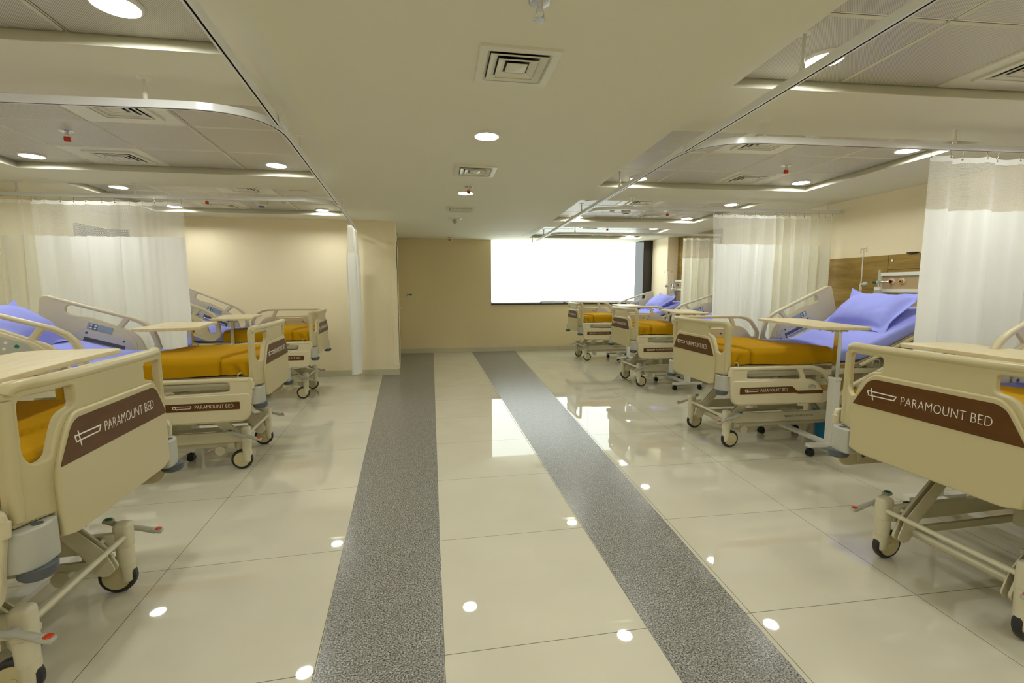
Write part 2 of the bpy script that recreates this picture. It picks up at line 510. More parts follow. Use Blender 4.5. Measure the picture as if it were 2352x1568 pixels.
# left side
wall('wall_left', [(-4.0, -3.3), (-4.45, 7.45)], 0, 2.6, 'wall', side=1)
wb = wall('wall_back_left', [(-4.8, 7.45), (KX, KY)], 0, 2.6, 'wall', side=1)
wall('wall_corridor_left', [(KX + .0005, KY), (-0.705, FARY)], 0, 2.6, 'wall', side=1)
# far wall around the window
WX0, WX1, WZ0 = 1.213, 4.51, 1.01
wall('wall_far', [(-0.9, FARY), (WX0, FARY)], 0, 2.6, 'wall2')
wall('wall_far_below', [(WX0, FARY), (5.2, FARY)], 0, WZ0, 'wall2')
wall('wall_far_right', [(WX1, FARY), (5.2, FARY)], WZ0, 2.6, 'wall2')
wx = lambda y: 4.742 + 0.026 * (y - 3.965)
wall('wall_right', [(wx(-3.3), -3.3), (wx(10), 10)], 0, 2.6, 'wall', side=-1)
wall('wall_rear', [(-4.3, -3.2), (5.0, -3.2)], 0, 2.6, 'wall', side=-1)
p = MB(); p.box((4.80, 9.12, 1.2), (0.34, 0.66, 2.4)); struct(p.build('pillar', 'wall', smooth=False))
p = MB(); p.box((4.62, 9.66, 1.19), (0.39, 0.42, 2.38), bev=0.004); struct(p.build('trim_1', 'granite_dark', smooth=False))

# baseboards
def basebd(name, a, b, side=1):
    a, b = Vector(a), Vector(b); d = b - a; L = d.length; d.normalize(); n = Vector((-d.y, d.x)) * 0.012 * side
    m = MB(); k = max(1, round(L / 0.6))
    for i in range(k):
        p0 = a + d * (L * i / k + .0012); p1 = a + d * (L * (i + 1) / k - .0012)
        c = (p0 + p1) / 2 + n / 2
        m.box((c.x, c.y, .0475), ((p1 - p0).length, .012, .095), (0, 0, math.atan2(d.y, d.x)), bev=.0015)
    return struct(m.build(name, 'base'))
basebd('baseboard_left', (-4.4, 7.449), (KX - .0, KY), -1)
basebd('baseboard_corridor', (KX, KY - .012), (-0.70, FARY), -1)
basebd('baseboard_far', (-0.70, FARY), (4.42, FARY), -1)
basebd('baseboard_right', (wx(9), 8.78), (wx(-3), -3), -1)

# corridor door (dark edge) and handle on the left corridor wall
d0, d1 = Vector((KX, KY)), Vector((-0.705, FARY)); dd = (d1 - d0).normalized(); dn = Vector((dd.y, -dd.x))
ang = math.atan2(dd.y, dd.x)
def onwall(t, off, z): q = d0 + dd * t + dn * off; return (q.x, q.y, z)
m = MB()
m.box(onwall(.52, .006, 1.06), (.05, .012, 2.12), (0, 0, ang))
m.box(onwall(1.44, .006, 1.06), (.05, .012, 2.12), (0, 0, ang))
m.box(onwall(.98, .006, 2.095), (.97, .012, .05), (0, 0, ang))
dr = struct(m.build('door_1', 'blueledge'))
m = MB(); m.box(onwall(.98, .009, 1.035), (.86, .018, 2.06), (0, 0, ang), bev=.002)
m.build('leaf', 'wall2', dr)
m = MB(); m.cyl(onwall(.62, .018, 1.0), onwall(.62, .06, 1.0), .010); m.tube([onwall(.62, .06, 1.0), onwall(.75, .062, 1.0)], .009)
m.cyl(onwall(.62, .018, .92), onwall(.62, .026, .92), .022)
m.cyl(onwall(.62, .018, 1.0), onwall(.62, .024, 1.0), .024)
m.build('handle', 'chrome', dr)
m = MB(); m.box(onwall(.02, .006, .90), (.06, .012, 1.5), (0, 0, ang), bev=.003)
m.box((KX - .03, KY - .006, .90), (.07, .012, 1.5), bev=.003); struct(m.build('trim_2', 'wall'))

# window, glass, blinds
m = MB()
def wbar(x0, x1, z0, z1, y=FARY + .07, t=.05): m.box(((x0 + x1) / 2, y, (z0 + z1) / 2), (x1 - x0, t, z1 - z0), bev=.003)
wbar(WX0, WX1, WZ0, WZ0 + .045); wbar(WX0, WX1, 2.5, 2.55)
for x in (WX0, 2.28, 3.4, WX1 - .045): wbar(x, x + .045, WZ0, 2.55)
win = struct(m.build('window_1', 'alu'))
m = MB(); m.box(((WX0 + WX1) / 2, FARY + .075, 1.78), (WX1 - WX0, .008, 1.5)); m.build('pane', 'glass', win)
m = MB(); m.box(((WX0 + WX1) / 2, FARY - .0, WZ0 + .006), (WX1 - WX0, .06, .022), bev=.003); m.build('sill', 'black', win)
bl = [(WX0 + .012, 2.278), (2.292, 3.398), (3.412, WX1 - .02)]
nm = ['white roller blind covering the left third of the bright window', 'white roller blind over the middle of the window, small pull clip at its bottom', 'white roller blind over the right third of the window, beside the dark granite pillar']
for i, (a, b) in enumerate(bl):
    e_ = empty('roller_blind', ((a + b) / 2, FARY - .0, 1.0 + .02)); tag(e_, nm[i], 'blind', 'roller blinds at the window')
    w = b - a; zb = [.03, .052, .048][i]
    m = MB(); m.box((0, .018, (1.335 + zb) / 2), (w, .0015, 1.335 - zb)); m.build('blind_fabric', 'blind', e_)
    m = MB(); m.box((0, .016, zb - .012), (w, .014, .026), bev=.005); m.build('bottom_bar', 'white', e_)
    if i == 1:
        m = MB(); m.box((-.02, .012, zb - .03), (.05, .01, .02), bev=.003); m.build('pull_clip', 'dgrey', e_)

# thermostat
e_ = tag(empty('wall_thermostat', (-.481, FARY - .002, 1.215)), 'small white control plate with a grey display on the far wall left of the window', 'thermostat')
m = MB(); m.box((0, -.006, 0), (.125, .012, .075), bev=.004); m.build('plate', 'white', e_)
m = MB(); m.box((.01, -.0135, .005), (.07, .004, .035), bev=.001); m.build('display', 'btn2', e_)
m = MB()
for k in range(3): m.box((-.048, -.0135, -.018 + k * .018), (.012, .004, .01), bev=.001)
m.build('button_strip', 'greencap', e_)

# wood panelling on the right wall
def wpanel(name, y0, y1, z0, z1):
    c = (y0 + y1) / 2
    m = MB(); m.box((wx(c) - .012, c, (z0 + z1) / 2), (.02, y1 - y0 - .004, z1 - z0 - .004), (0, 0, -.026), bev=.002)
    return struct(m.build(name, 'woodwall'))
def pn(y0, y1, z0, z1): return wpanel('wall_panel', y0, y1, z0, z1)
pn(4.24, 7.3, .10, 1.70); pn(.2, 3.3, .10, 1.70)
pn(3.3, 4.24, 1.545, 1.70); pn(3.3, 4.24, .10, 1.545)
pn(7.3, 8.78, .10, 2.355)
m = MB(); m.cyl((wx(4.19) - .02, 4.19, 1.635), (wx(4.19) - .032, 4.19, 1.635), .013)
tag(m.build('cam_lock', 'chrome'), 'small round chrome lock on the wood wall panel above the service rail', 'lock')
m = MB(); m.box((wx(3.98) - .028, 3.98, 1.704), (.04, .10, .012), (0, 0, -.026), bev=.004)
tag(m.build('cable_clip', 'black'), 'small black clip lying on the top edge of the wood wall panelling', 'clip')
# dark door leaf seen through the curtain net on the left wall
m = MB(); m.box((-4.415, 7.10, 1.08), (.05, .66, 2.16), (0, 0, R(3.4)), bev=.004)
struct(m.build('door_2', 'darkwin'))
m = MB(); m.box((-4.28, 7.42, 1.08), (.22, .04, 2.16), bev=.004)
struct(m.build('trim_4', 'darkwin'))

# ------------------------------------------------------------------ ceiling fittings
# round lights
def make_light():
    e = empty('ceiling_light')
    m = MB(); n = 32
    prof = [(.090, 0), (.090, -.006), (.084, -.014), (.078, -.015), (.0745, .0)]
    rings = [[m.bm.verts.new((r * math.cos(2 * PI * k / n), r * math.sin(2 * PI * k / n), z)) for k in range(n)] for r, z in prof]
    for A, B in zip(rings[:-1], rings[1:]):
        for k in range(n): m.bm.faces.new((A[k], A[(k + 1) % n], B[(k + 1) % n], B[k]))
    m.build('trim_ring', 'white', e)
    m = MB(); m.cyl((0, 0, -.0045), (0, 0, -.0015), .0745, n=32); m.build('diffuser', 'lampface', e, smooth=False)
    return e
L0 = make_light(); used = [False]
def light(x, y, z, label, group):
    o = L0 if not used[0] else copy_tree(L0); used[0] = True
    o.location = (x, y, z); tag(o, label, 'ceiling light', group)
G1 = 'round lights down the corridor ceiling'; G2 = 'round lights in the sunken ceiling trays'
light(.368, 3.20, ZC, 'round lit ceiling light between the two nearest square vents of the corridor', G1)
light(.355, 5.08, ZC, 'round lit ceiling light behind a red capped sprinkler, between the second and third vents', G1)
light(.38, 1.32, ZC, 'round corridor ceiling light just beyond the top of the view', G1)
light(.38, -.6, ZC, 'round corridor ceiling light behind the viewer', G1)
light(.38, -2.3, ZC, 'added unseen corridor ceiling light by the rear wall, for brightness', G1)  # extra lamp out of view, added to brighten faces turned to the camera
TLT = [((-1.16, 2.109), 'round lit ceiling light cut by the top edge, in the nearest left tray'),
       ((-3.169, 4.487), 'round lit ceiling light near the left edge, in the second left tray'),
       ((-1.321, 4.472), 'round lit ceiling light of the second left tray, nearest the curving curtain track'),
       ((-3.247, 5.674), 'round lit ceiling light behind a track hanger above the left netted curtain'),
       ((-3.306, 6.869), 'round lit ceiling light seen through the top corner of the left netted curtain'),
       ((-1.476, 6.869), 'round lit ceiling light above the plain beige left wall, farthest on that side'),
       ((1.82, 2.037), 'large round ceiling light crossed by the straight curtain track at upper right'),
       ((3.638, 3.187), 'round lit ceiling light touching the curved track beside the right netted curtain'),
       ((3.683, 4.305), 'round lit ceiling light in the corner of the second right tray, below the sprinkler'),
       ((1.99, 4.419), 'small round ceiling light crossed by the right track, in the second right tray'),
       ((3.77, 5.552), 'round lit ceiling light just above the middle right curtain track, by its hanger'),
       ((3.842, 6.738), 'round lit ceiling light in the back corner of the third right tray'),
       ((2.144, 6.891), 'tiny round ceiling light crossed by the right track near the window'),
       ((3.922, 7.987), 'round lit ceiling light above the farthest right curtain track'),
       ((3.988, 9.173), 'round lit ceiling light nearest the dark granite pillar'),
       ((-3.1, 3.28), 'round ceiling light left of the view in the second left tray'),
       ((-3.1, .9), 'round ceiling light left of the viewer in the nearest left tray'),
       ((3.55, 2.0), 'round ceiling light above the nearest right bed, outside the view'),
       ((3.5, .85), 'round ceiling light right of the viewer in the nearest right tray'),
       ((-3.0, 2.15), 'round ceiling light over the head of the nearest left bed, outside the view'),
       ((-1.1, -.2), 'round ceiling light behind the viewer on the left'), ((1.7, -.3), 'round ceiling light behind the viewer on the right'),
       ((-2.0, -.9), 'added unseen ceiling light behind the viewer on the left, for brightness'), ((2.5, -.9), 'added unseen ceiling light behind the viewer on the right, for brightness'),  # two unseen lamps added to lift the rail faces toward the viewer
       ((-1.1, -2.2), 'added unseen ceiling light by the rear wall on the left, for brightness'), ((1.6, -2.2), 'added unseen ceiling light by the rear wall on the right, for brightness'),  # another added pair out of view, more light from behind the camera
       ((-3.0, -1.4), 'round ceiling light behind the viewer at far left'), ((3.4, -1.4), 'round ceiling light behind the viewer at far right')]
for (x, y), lb in TLT: light(x, y, ZP, lb, G2)

# square diffuser vents
def make_vent():
    e = empty('ceiling_vent')
    def ring(h0, h1, z0, z1, th=.004):
        m = MB()
        for k in range(4):
            a = PI / 2 * k
            rot = Matrix.Rotation(a, 3, 'Z')
            pts = [Vector((-h0, -h0, z0)), Vector((h0, -h0, z0)), Vector((h1, -h1, z1)), Vector((-h1, -h1, z1))]
            m.quad([rot @ p for p in pts])
            m.quad([rot @ (p + Vector((0, 0, th))) for p in pts][::-1])
            m.quad([rot @ pts[0], rot @ pts[1], rot @ (pts[1] + Vector((0, 0, th))), rot @ (pts[0] + Vector((0, 0, th)))])
            m.quad([rot @ pts[3], rot @ pts[2], rot @ (pts[2] + Vector((0, 0, th))), rot @ (pts[3] + Vector((0, 0, th)))])
        return m
    m = ring(.178, .176, 0, -.010); 
    m2 = ring(.176, .142, -.010, -.010, .003)
    b = m2.bm; me = bpy.data.meshes.new('t'); b.to_mesh(me); b.free(); m.add_mesh(me)
    m3 = ring(.142, .130, -.011, -.002, .0005); me = bpy.data.meshes.new('t'); m3.bm.to_mesh(me); m3.bm.free(); m.add_mesh(me)
    m.build('frame', 'ctile', e, smooth=False)
    for h in (.127, .088):
        m = ring(h, h - .033, -.014, -.003, .0008)
        m4 = ring(h + .001, h - .001, -.013, -.018, .001); me = bpy.data.meshes.new('t'); m4.bm.to_mesh(me); m4.bm.free(); m.add_mesh(me)
        m.build('louvre', 'ctile', e, smooth=False)
    m = MB()
    q = [(-.047, -.047, -.009), (.047, -.047, -.009), (.047, .047, -.009), (-.047, .047, -.009)]
    for k in range(4): m.quad([q[k], q[(k + 1) % 4], (0, 0, -.022)] )
    for k in range(4): m.quad([q[k], q[(k + 1) % 4], tuple(Vector(q[(k + 1) % 4]) + Vector((0, 0, -.003))), tuple(Vector(q[k]) + Vector((0, 0, -.003)))])
    m.build('centre_cone', 'ctile', e, smooth=False)
    m = MB(); m.quad([(-.14, -.14, -.0008), (.14, -.14, -.0008), (.14, .14, -.0008), (-.14, .14, -.0008)])
    m.build('duct_shade', 'black', e, smooth=False)  # flat black sheet paints the shade of the open duct behind the louvres
    return e
V0 = make_vent(); vu = [False]
def vent(x, y, z, rz, label, group, s=1.0):
    o = V0 if not vu[0] else copy_tree(V0); vu[0] = True
    o.location = (x, y, z - .0015); o.rotation_euler = (0, 0, rz); o.scale = (s, s, s)
    tag(o, label, 'air vent', group)
GV = 'square air vents in the corridor ceiling'; GV2 = 'square air vents in the sunken ceiling trays'
vent(.392, 2.225, ZC, -.01, 'large square ceiling vent with nested frames nearest the viewer', GV)
vent(.374, 4.165, ZC, -.01, 'middle square ceiling vent, between the two lit corridor lights', GV)
vent(.361, 6.16, ZC, -.01, 'small square ceiling vent farthest along the corridor, before the round detector', GV)
for k, lb in ((1, 'third'), (2, 'fourth')): pass
VL_ = [(-1.85, 3.27, 'square vent half hidden above the near left curved curtain track'), (-2.50, 4.44, 'square vent beside the light at the left edge of the second left tray'),
       (-2.0, 5.58, 'square vent above the straight left curtain track in the last left tray'), (-2.66, 6.76, 'square vent with dark slots just over the far left beige wall'), (-2.37, 2.1, 'square vent outside the upper left corner of the view')]
for x, y, lb in VL_: vent(x, y, ZP, -.02, lb, GV2)
VR_ = [(2.45, 3.23, 'square vent under the near right curved curtain track'), (3.05, 4.26, 'square vent between the light and red sprinkler of the second right tray'),
       (2.60, 5.60, 'square vent half hidden behind the middle right track hanger'), (3.19, 6.63, 'square vent with dark slots right of the domed detector'),
       (2.75, 7.95, 'square vent over the window, in the last right tray'), (3.33, 9.0, 'thin looking square vent closest to the window top'),
       (2.93, 1.93, 'square vent cut by the right edge at the top of the view')]
for x, y, lb in VR_: vent(x, y, ZP, -.06, lb, GV2)

# sprinklers
def make_sprinkler(capm):
    e = empty('sprinkler')
    m = MB(); m.cyl((0, 0, 0), (0, 0, -.006), .042, .034, n=24); m.build('escutcheon', 'chrome', e)
    m = MB(); m.cyl((0, 0, -.006), (0, 0, -.03), .011)
    m.tube([(.011, 0, -.028), (.014, 0, -.045), (.004, 0, -.06)], .003, n=6); m.tube([(-.011, 0, -.028), (-.014, 0, -.045), (-.004, 0, -.06)], .003, n=6)
    m.build('nozzle', 'chrome', e)
    m = MB()
    if capm == 'red': m.box((0, 0, -.052), (.034, .026, .034), bev=.006)
    else:
        m.cyl((0, 0, -.060), (0, 0, -.062), .016, n=12)
        for k in range(12):
            a = 2 * PI * k / 12; m.box((.018 * math.cos(a), .018 * math.sin(a), -.061), (.010, .004, .0015), (0, 0, a))
    m.build('cap' if capm == 'red' else 'deflector', capm, e)
    return e
SR = make_sprinkler('red'); su = [False]
def spr(x, y, z, lb, g):
    o = SR if not su[0] else copy_tree(SR); su[0] = True
    o.location = (x, y, z - .001); tag(o, lb, 'sprinkler', g)
GS = 'red capped ceiling sprinklers'
spr(-2.457, 3.794, ZP, 'red capped sprinkler above the light at the left edge', GS)
spr(-2.648, 6.25, ZP, 'red capped sprinkler above the far left vent, right of the netted curtain', GS)
spr(3.075, 3.777, ZP, 'red capped sprinkler in the middle of the second right tray', GS)
spr(3.23, 6.188, ZP, 'red capped sprinkler right of the domed detector, above the middle right curtain', GS)
spr(3.012, 7.9, ZP, 'pale sprinkler in the last right tray in front of the window', GS)
spr(.368, 4.82, ZC, 'red capped sprinkler directly in front of the second corridor light', GS)
spr(.336, 9.5, ZC, 'tiny red capped sprinkler farthest along the corridor ceiling', GS)
o = make_sprinkler('chrome'); o.location = (.392, 1.735, ZC - .001)
tag(o, 'chrome sprinkler with toothed deflector at the top edge above the nearest vent', 'sprinkler')

# detectors and speakers
e_ = tag(empty('smoke_detector', (.328, 7.0, ZC)), 'round white detector hanging below the corridor ceiling beyond the third vent', 'smoke detector')
m = MB(); m.cyl((0, 0, 0), (0, 0, -.012), .10, .09, n=28); m.build('mount', 'white', e_)
m = MB(); m.cyl((0, 0, -.012), (0, 0, -.04), .022); m.cyl((0, 0, -.04), (0, 0, -.05), .04); m.cyl((0, 0, -.05), (0, 0, -.075), .014); m.build('sensor', 'grey', e_)
for x, y, lb in ((2.605, 6.148, 'domed ceiling detector with a blue lens in the third right tray'), (-2.077, 6.353, 'domed ceiling detector with a blue lens right of the far left sprinkler')):
    e_ = tag(empty('motion_detector', (x, y, ZP)), lb, 'detector', 'domed blue detectors')
    m = MB(); m.cyl((0, 0, 0), (0, 0, -.045), .06, .066, n=24); m.cyl((0, 0, -.045), (0, 0, -.062), .066, .045, n=24); m.build('housing', 'ceil', e_)
    m = MB(); m.cyl((0, 0, -.062), (0, 0, -.075), .04, .03, n=20); m.build('lens', 'detblue', e_)
for x, y, lb in ((2.47, 6.30, 'tiny white puck sensor left of the domed right detector'), (-1.82, 6.38, 'tiny white puck sensor right of the far left domed detector')):
    m = MB(); m.cyl((0, 0, 0), (0, 0, -.012), .035, n=20); m.cyl((0, 0, -.012), (0, 0, -.03), .022, n=20)
    o = m.build('puck_sensor', 'white'); o.location = (x, y, ZP); tag(o, lb, 'sensor', 'puck sensors')
for x, y, lb in ((-1.30, 3.26, 'round flush speaker grille under the near left curved track'), (-1.45, 5.66, 'round flush speaker grille in the far left tray, above the track curve'), (1.97, 5.66, 'round flush speaker grille crossed by the right track in the third right tray')):
    e_ = tag(empty('ceiling_speaker', (x, y, ZP)), lb, 'speaker', 'round ceiling speakers')
    m = MB(); m.cyl((0, 0, 0), (0, 0, -.005), .105, .1, n=32); m.build('ring', 'frame', e_)
    m = MB(); m.cyl((0, 0, -.005), (0, 0, -.007), .09, .088, n=32); m.build('grille', 'perf', e_)
# access hatch seams
for a, b, lb in (((.93, 8.37), (1.804, 8.223), 'short'), ((1.773, 7.748), (1.732, 9.077), 'x'), ((-.652, 8.044), (-.644, 9.177), 'y')):
    a, b = Vector(a), Vector(b); d = b - a; c = (a + b) / 2
    m = MB(); m.box((c.x, c.y, ZC - .0005), (d.length, .006, .002), (0, 0, math.atan2(d.y, d.x)))
    struct(m.build('trim_3', 'darkwin'))

# ------------------------------------------------------------------ curtain tracks
def arc(p_prev, corner, p_next, r, n=10):
    c = Vector(corner); a = (Vector(p_prev) - c).normalized(); b = (Vector(p_next) - c).normalized()
    q0, q1 = c + a * r, c + b * r
    return [(1 - t) ** 2 * q0 + 2 * t * (1 - t) * c + t * t * q1 for t in [k / n for k in range(n + 1)]]
ZT = 2.243
def track(path, label, hangers, group):
    """path: 2D points; rectangular rail with a dark slot underneath"""
    pts = [Vector(p) for p in path]
    m = MB(); w, h = .013, .018
    ring = []
    for i, p in enumerate(pts):
        a = pts[max(i - 1, 0)]; b = pts[min(i + 1, len(pts) - 1)]; t = (b - a).normalized(); n = Vector((-t.y, t.x))
        r = []
        for ox, oz in ((-w, -h), (-.004, -h), (-.004, -h + .007), (.004, -h + .007), (.004, -h), (w, -h), (w, h), (-w, h)):
            q = p + n * ox; r.append(m.bm.verts.new((q.x, q.y, ZT + oz)))
        ring.append(r)
    for A, B in zip(ring[:-1], ring[1:]):
        for k in range(8):
            f = m.bm.faces.new((A[k], A[(k + 1) % 8], B[(k + 1) % 8], B[k])); f.material_index = 1 if k in (1, 2, 3) else 0
    m.bm.faces.new(ring[0]); m.bm.faces.new(ring[-1][::-1])
    c = Vector((0, 0, 0)); o = m.build('curtain_track', ['alu', 'black'], ang=30)
    tag(o, label, 'curtain track', group)
    for x, y, zt in hangers:
        m = MB(); m.cyl((x, y, ZT + h), (x, y, ZT + h + .03), .011, n=12); m.cyl((x, y, ZT + h), (x, y, zt), .007, n=12)
        m.cyl((x, y, zt - .008), (x, y, zt), .024, .030, n=20)
        m.build('hanger_rod', 'white', o)
    return o
GT = 'white curtain tracks hung from the ceiling'
xl = lambda y: -0.735 - 0.0684 * (y - 1.70)
xr = lambda y: 1.53 + 0.0567 * (y - 1.32)
track([(xl(-3), -3), (xl(2.83), 2.83)], 'straight white curtain track running from overhead left to the first left bend', [(xl(1.2), 1.2, ZC)], GT)
c1 = (xl(2.62), 2.62)
pth = [(-4.1, 2.80)] + arc((-4.1, 2.80), c1, (xl(4), 4.0), .42) + [(xl(5.35), 5.35)]
track(pth, 'white curtain track bending from across the near left bed into the aisle', [(-1.36, 2.645, ZC), (xl(3.41), 3.41, ZC), (-2.9, 2.72, ZC)], GT)
c2 = (xl(5.12), 5.12)
pth = [(-4.35, 5.32)] + arc((-4.35, 5.32), c2, (xl(6.4), 6.4), .40) + [(xl(7.3), 7.3)]
track(pth, 'white curtain track bearing the left netted curtains, bending toward the beige wall', [(-2.84, 5.21, ZC), (-1.724, 5.15, ZC), (xl(5.70), 5.70, ZC), (-3.9, 5.3, ZC)], GT)
track([(xr(-3), -3), (xr(2.92), 2.92)], 'straight white curtain track crossing a round light at upper right', [(xr(1.86), 1.86, ZP)], GT)
c1 = (xr(2.62), 2.68)
pth = [(wx(2.5), 2.50)] + arc((wx(2.5), 2.50), c1, (xr(4), 4.0), .42) + [(xr(5.38), 5.38)]
track(pth, 'white curtain track curving over the bed with the largest right pillow', [(2.0, 2.652, ZC), (3.288, 2.575, ZC), (xr(4.15), 4.15, ZP)], GT)
c2 = (xr(5.05), 5.10)
pth = [(wx(4.93), 4.92)] + arc((wx(4.93), 4.92), c2, (xr(6.4), 6.4), .42) + [(xr(7.95), 7.95)]
track(pth, 'middle white curtain track on the right, with a bracket at its wall end', [(2.218, 5.06, ZC), (3.462, 4.99, ZC), (xr(5.5), 5.5, ZC), (4.6, 4.93, ZC)], GT)
c3 = (xr(7.45), 7.52)
pth = [(wx(7.33), 7.33)] + arc((wx(7.33), 7.33), c3, (xr(9), 9), .42) + [(xr(9.62), 9.62)]
track(pth, 'farthest white curtain track on the right, ending in front of the window', [(2.305, 7.50, ZC), (3.6, 7.40, ZC), (xr(8.05), 8.05, ZC), (xr(9.3), 9.3, ZC)], GT)
for x0, y0, lb, sx in ((xl(2.84), 2.84, 'metal joint plate with a bent spring where the first left tracks meet', -1), (xr(2.95), 2.95, 'metal joint plate with a bent spring where the first right tracks meet', 1)):
    m = MB(); m.box((0, 0, .004), (.012, .16, .03), bev=.002)
    m.tube([(0, -.05, .02), (0, -.02, .04), (0, .02, .062), (0, .03, .085)], .003, n=6)
    o = m.build('track_joint', 'alu'); o.location = (x0 - sx * .02, y0, ZT); o.rotation_euler = (0, 0, R(4) * (1 if sx < 0 else -.8))
    tag(o, lb, 'track joint', 'track joints')

# ------------------------------------------------------------------ curtains
def curtain(path, zbot, label, mb='curtain', mn='curtain_net', amp=.03, wl=.30, seed=1, hooks=None, group=None, gather=1.0, net=.30, ztop=2.195, lean=0):
    """path: 2D polyline followed by the cloth; gather = cloth length / track length"""
    rnd = random.Random(seed)
    pts = [Vector(p) for p in path]
    seg = [(b - a).length for a, b in zip(pts[:-1], pts[1:])]; L = sum(seg)
    def at(s):
        s = max(0, min(L, s))
        for a, b, l in zip(pts[:-1], pts[1:], seg):
            if s <= l or (b is pts[-1]):
                t = (b - a).normalized(); return a + t * s, Vector((-t.y, t.x))
            s -= l
    N = max(40, int(L / .012))
    ph = [rnd.uniform(0, 6.28) for _ in range(6)]
    def off(s, z):
        k = 2 * PI / wl
        warp = .9 * math.sin(s * 2 * PI / (wl * 2.7) + ph[0]) + .5 * math.sin(s * 2 * PI / (wl * 1.6) + ph[1])
        d = ztop - z
        gr = .55 + .45 * min(1, d / .5)
        a = 1.35 * amp * gr * (math.sin(k * s + warp + ph[2]) + .38 * math.sin(2.1 * k * s + ph[3] + warp * 1.5 + .5 * d) + .15 * math.sin(4.3 * k * s + ph[4]))
        a += .012 * d * math.sin(s * 3.1 + ph[5] + d)
        a += .006 * noise.noise(Vector((s * 5, z * 3, seed))) * d
        return a
    root = empty('privacy_curtain', (pts[0].x, pts[0].y, 0)); tag(root, label, 'curtain', group)
    O = Vector((pts[0].x, pts[0].y, 0))
    def sheet(z0, z1, nz, name, mt, top=False):
        m = MB(); uvl = m.bm.loops.layers.uv.new('UVMap')
        grid = []
        for j in range(nz + 1):
            row = []
            for i in range(N + 1):
                s = L * i / N; z = z0 + (z1 - z0) * j / nz
                p, n = at(s); p = p + n * off(s, z)
                zz = z
                if hooks: zz -= .008 * abs(math.sin(PI * s / L * hooks)) * max(0, 1 - (ztop - z) / 1.2) 
                s_l = s + lean * (ztop - z) * (1 - s / L)
                p2, n2 = at(s_l); p = p2 + n2 * off(s, z)
                row.append(m.bm.verts.new((p.x - O.x, p.y - O.y, zz)))
            grid.append(row)
        for j in range(nz):
            for i in range(N):
                f = m.bm.faces.new((grid[j][i], grid[j][i + 1], grid[j + 1][i + 1], grid[j + 1][i]))
                for l, (a, b) in zip(f.loops, ((i, j), (i + 1, j), (i + 1, j + 1), (i, j + 1))):
                    l[uvl].uv = (L * a / N * gather, z0 + (z1 - z0) * b / nz)
        return m.build(name, mt, root, ang=60)
    sheet(ztop, ztop - .035, 1, 'heading_band', mb)
    sheet(ztop - .035, ztop - .035 - net, 6, 'net_panel', mn)
    sheet(ztop - .035 - net, zbot, 26, 'cloth_panel', mb)
    nh = hooks or max(2, int(L / .12))
    for h in range(nh + 1):
        s = L * (h + .0) / nh; s = min(max(s, .01), L - .01)
        p, n = at(s); q = p + n * off(s, ztop - .02) * 1.0
        m = MB()
        p = q * .75 + p * .25
        m.tube([(p.x - O.x, p.y - O.y, ZT - .012), (p.x - O.x, p.y - O.y, ZT - .03), (q.x - O.x, q.y - O.y, ztop - .006)], .0022, n=6, mi=0)
        m.sph((q.x - O.x, q.y - O.y, ztop - .014), .0065, mi=0, n=8)
        m.build('hook', 'brass', root)
    return root
GC = 'pale hospital privacy curtains'
curtain([(-3.78, 5.285), (-2.43, 5.20)], .40, 'wide white curtain with see-through net top behind the second left bed', hooks=11, amp=.022, wl=.34, seed=3, gather=1.15, group=GC)
curtain([(-4.20, 4.3), (-4.28, 5.28), (-3.75, 5.283)], .30, 'cream curtain bunched at the left edge of the view beside the wide net-topped one', 'cream', 'cream_net', hooks=10, amp=.035, wl=.16, seed=5, gather=1.6, group=GC)
curtain([(xl(6.55), 6.55), (xl(7.28), 7.28)], .17, 'narrow white curtain gathered against the plain beige wall', hooks=8, amp=.035, wl=.15, seed=9, gather=2, group=GC, net=.33)
curtain([(3.14, 2.61), (4.62, 2.535)], .35, 'large white net-topped curtain at the right edge of the view', hooks=11, amp=.03, wl=.36, seed=12, gather=1.2, group=GC)
curtain([(3.17, 5.01), (3.95, 4.965)], .40, 'white net-topped curtain behind the bed with the largest pillow', hooks=6, amp=.025, wl=.26, seed=21, gather=1.2, group=GC, lean=.03)
curtain([(3.93, 4.966), (4.66, 4.925)], .40, 'cream curtain gathered next to the right wall, left of the drip pole', 'cream', 'cream_net', hooks=8, amp=.036, wl=.15, seed=24, gather=1.9, group=GC)
curtain([(4.16, 7.375), (4.80, 7.34)], .35, 'farthest cream curtain on the right, in front of the full height wood panel', 'cream', 'cream_net', hooks=8, amp=.036, wl=.15, seed=30, gather=1.8, group=GC)

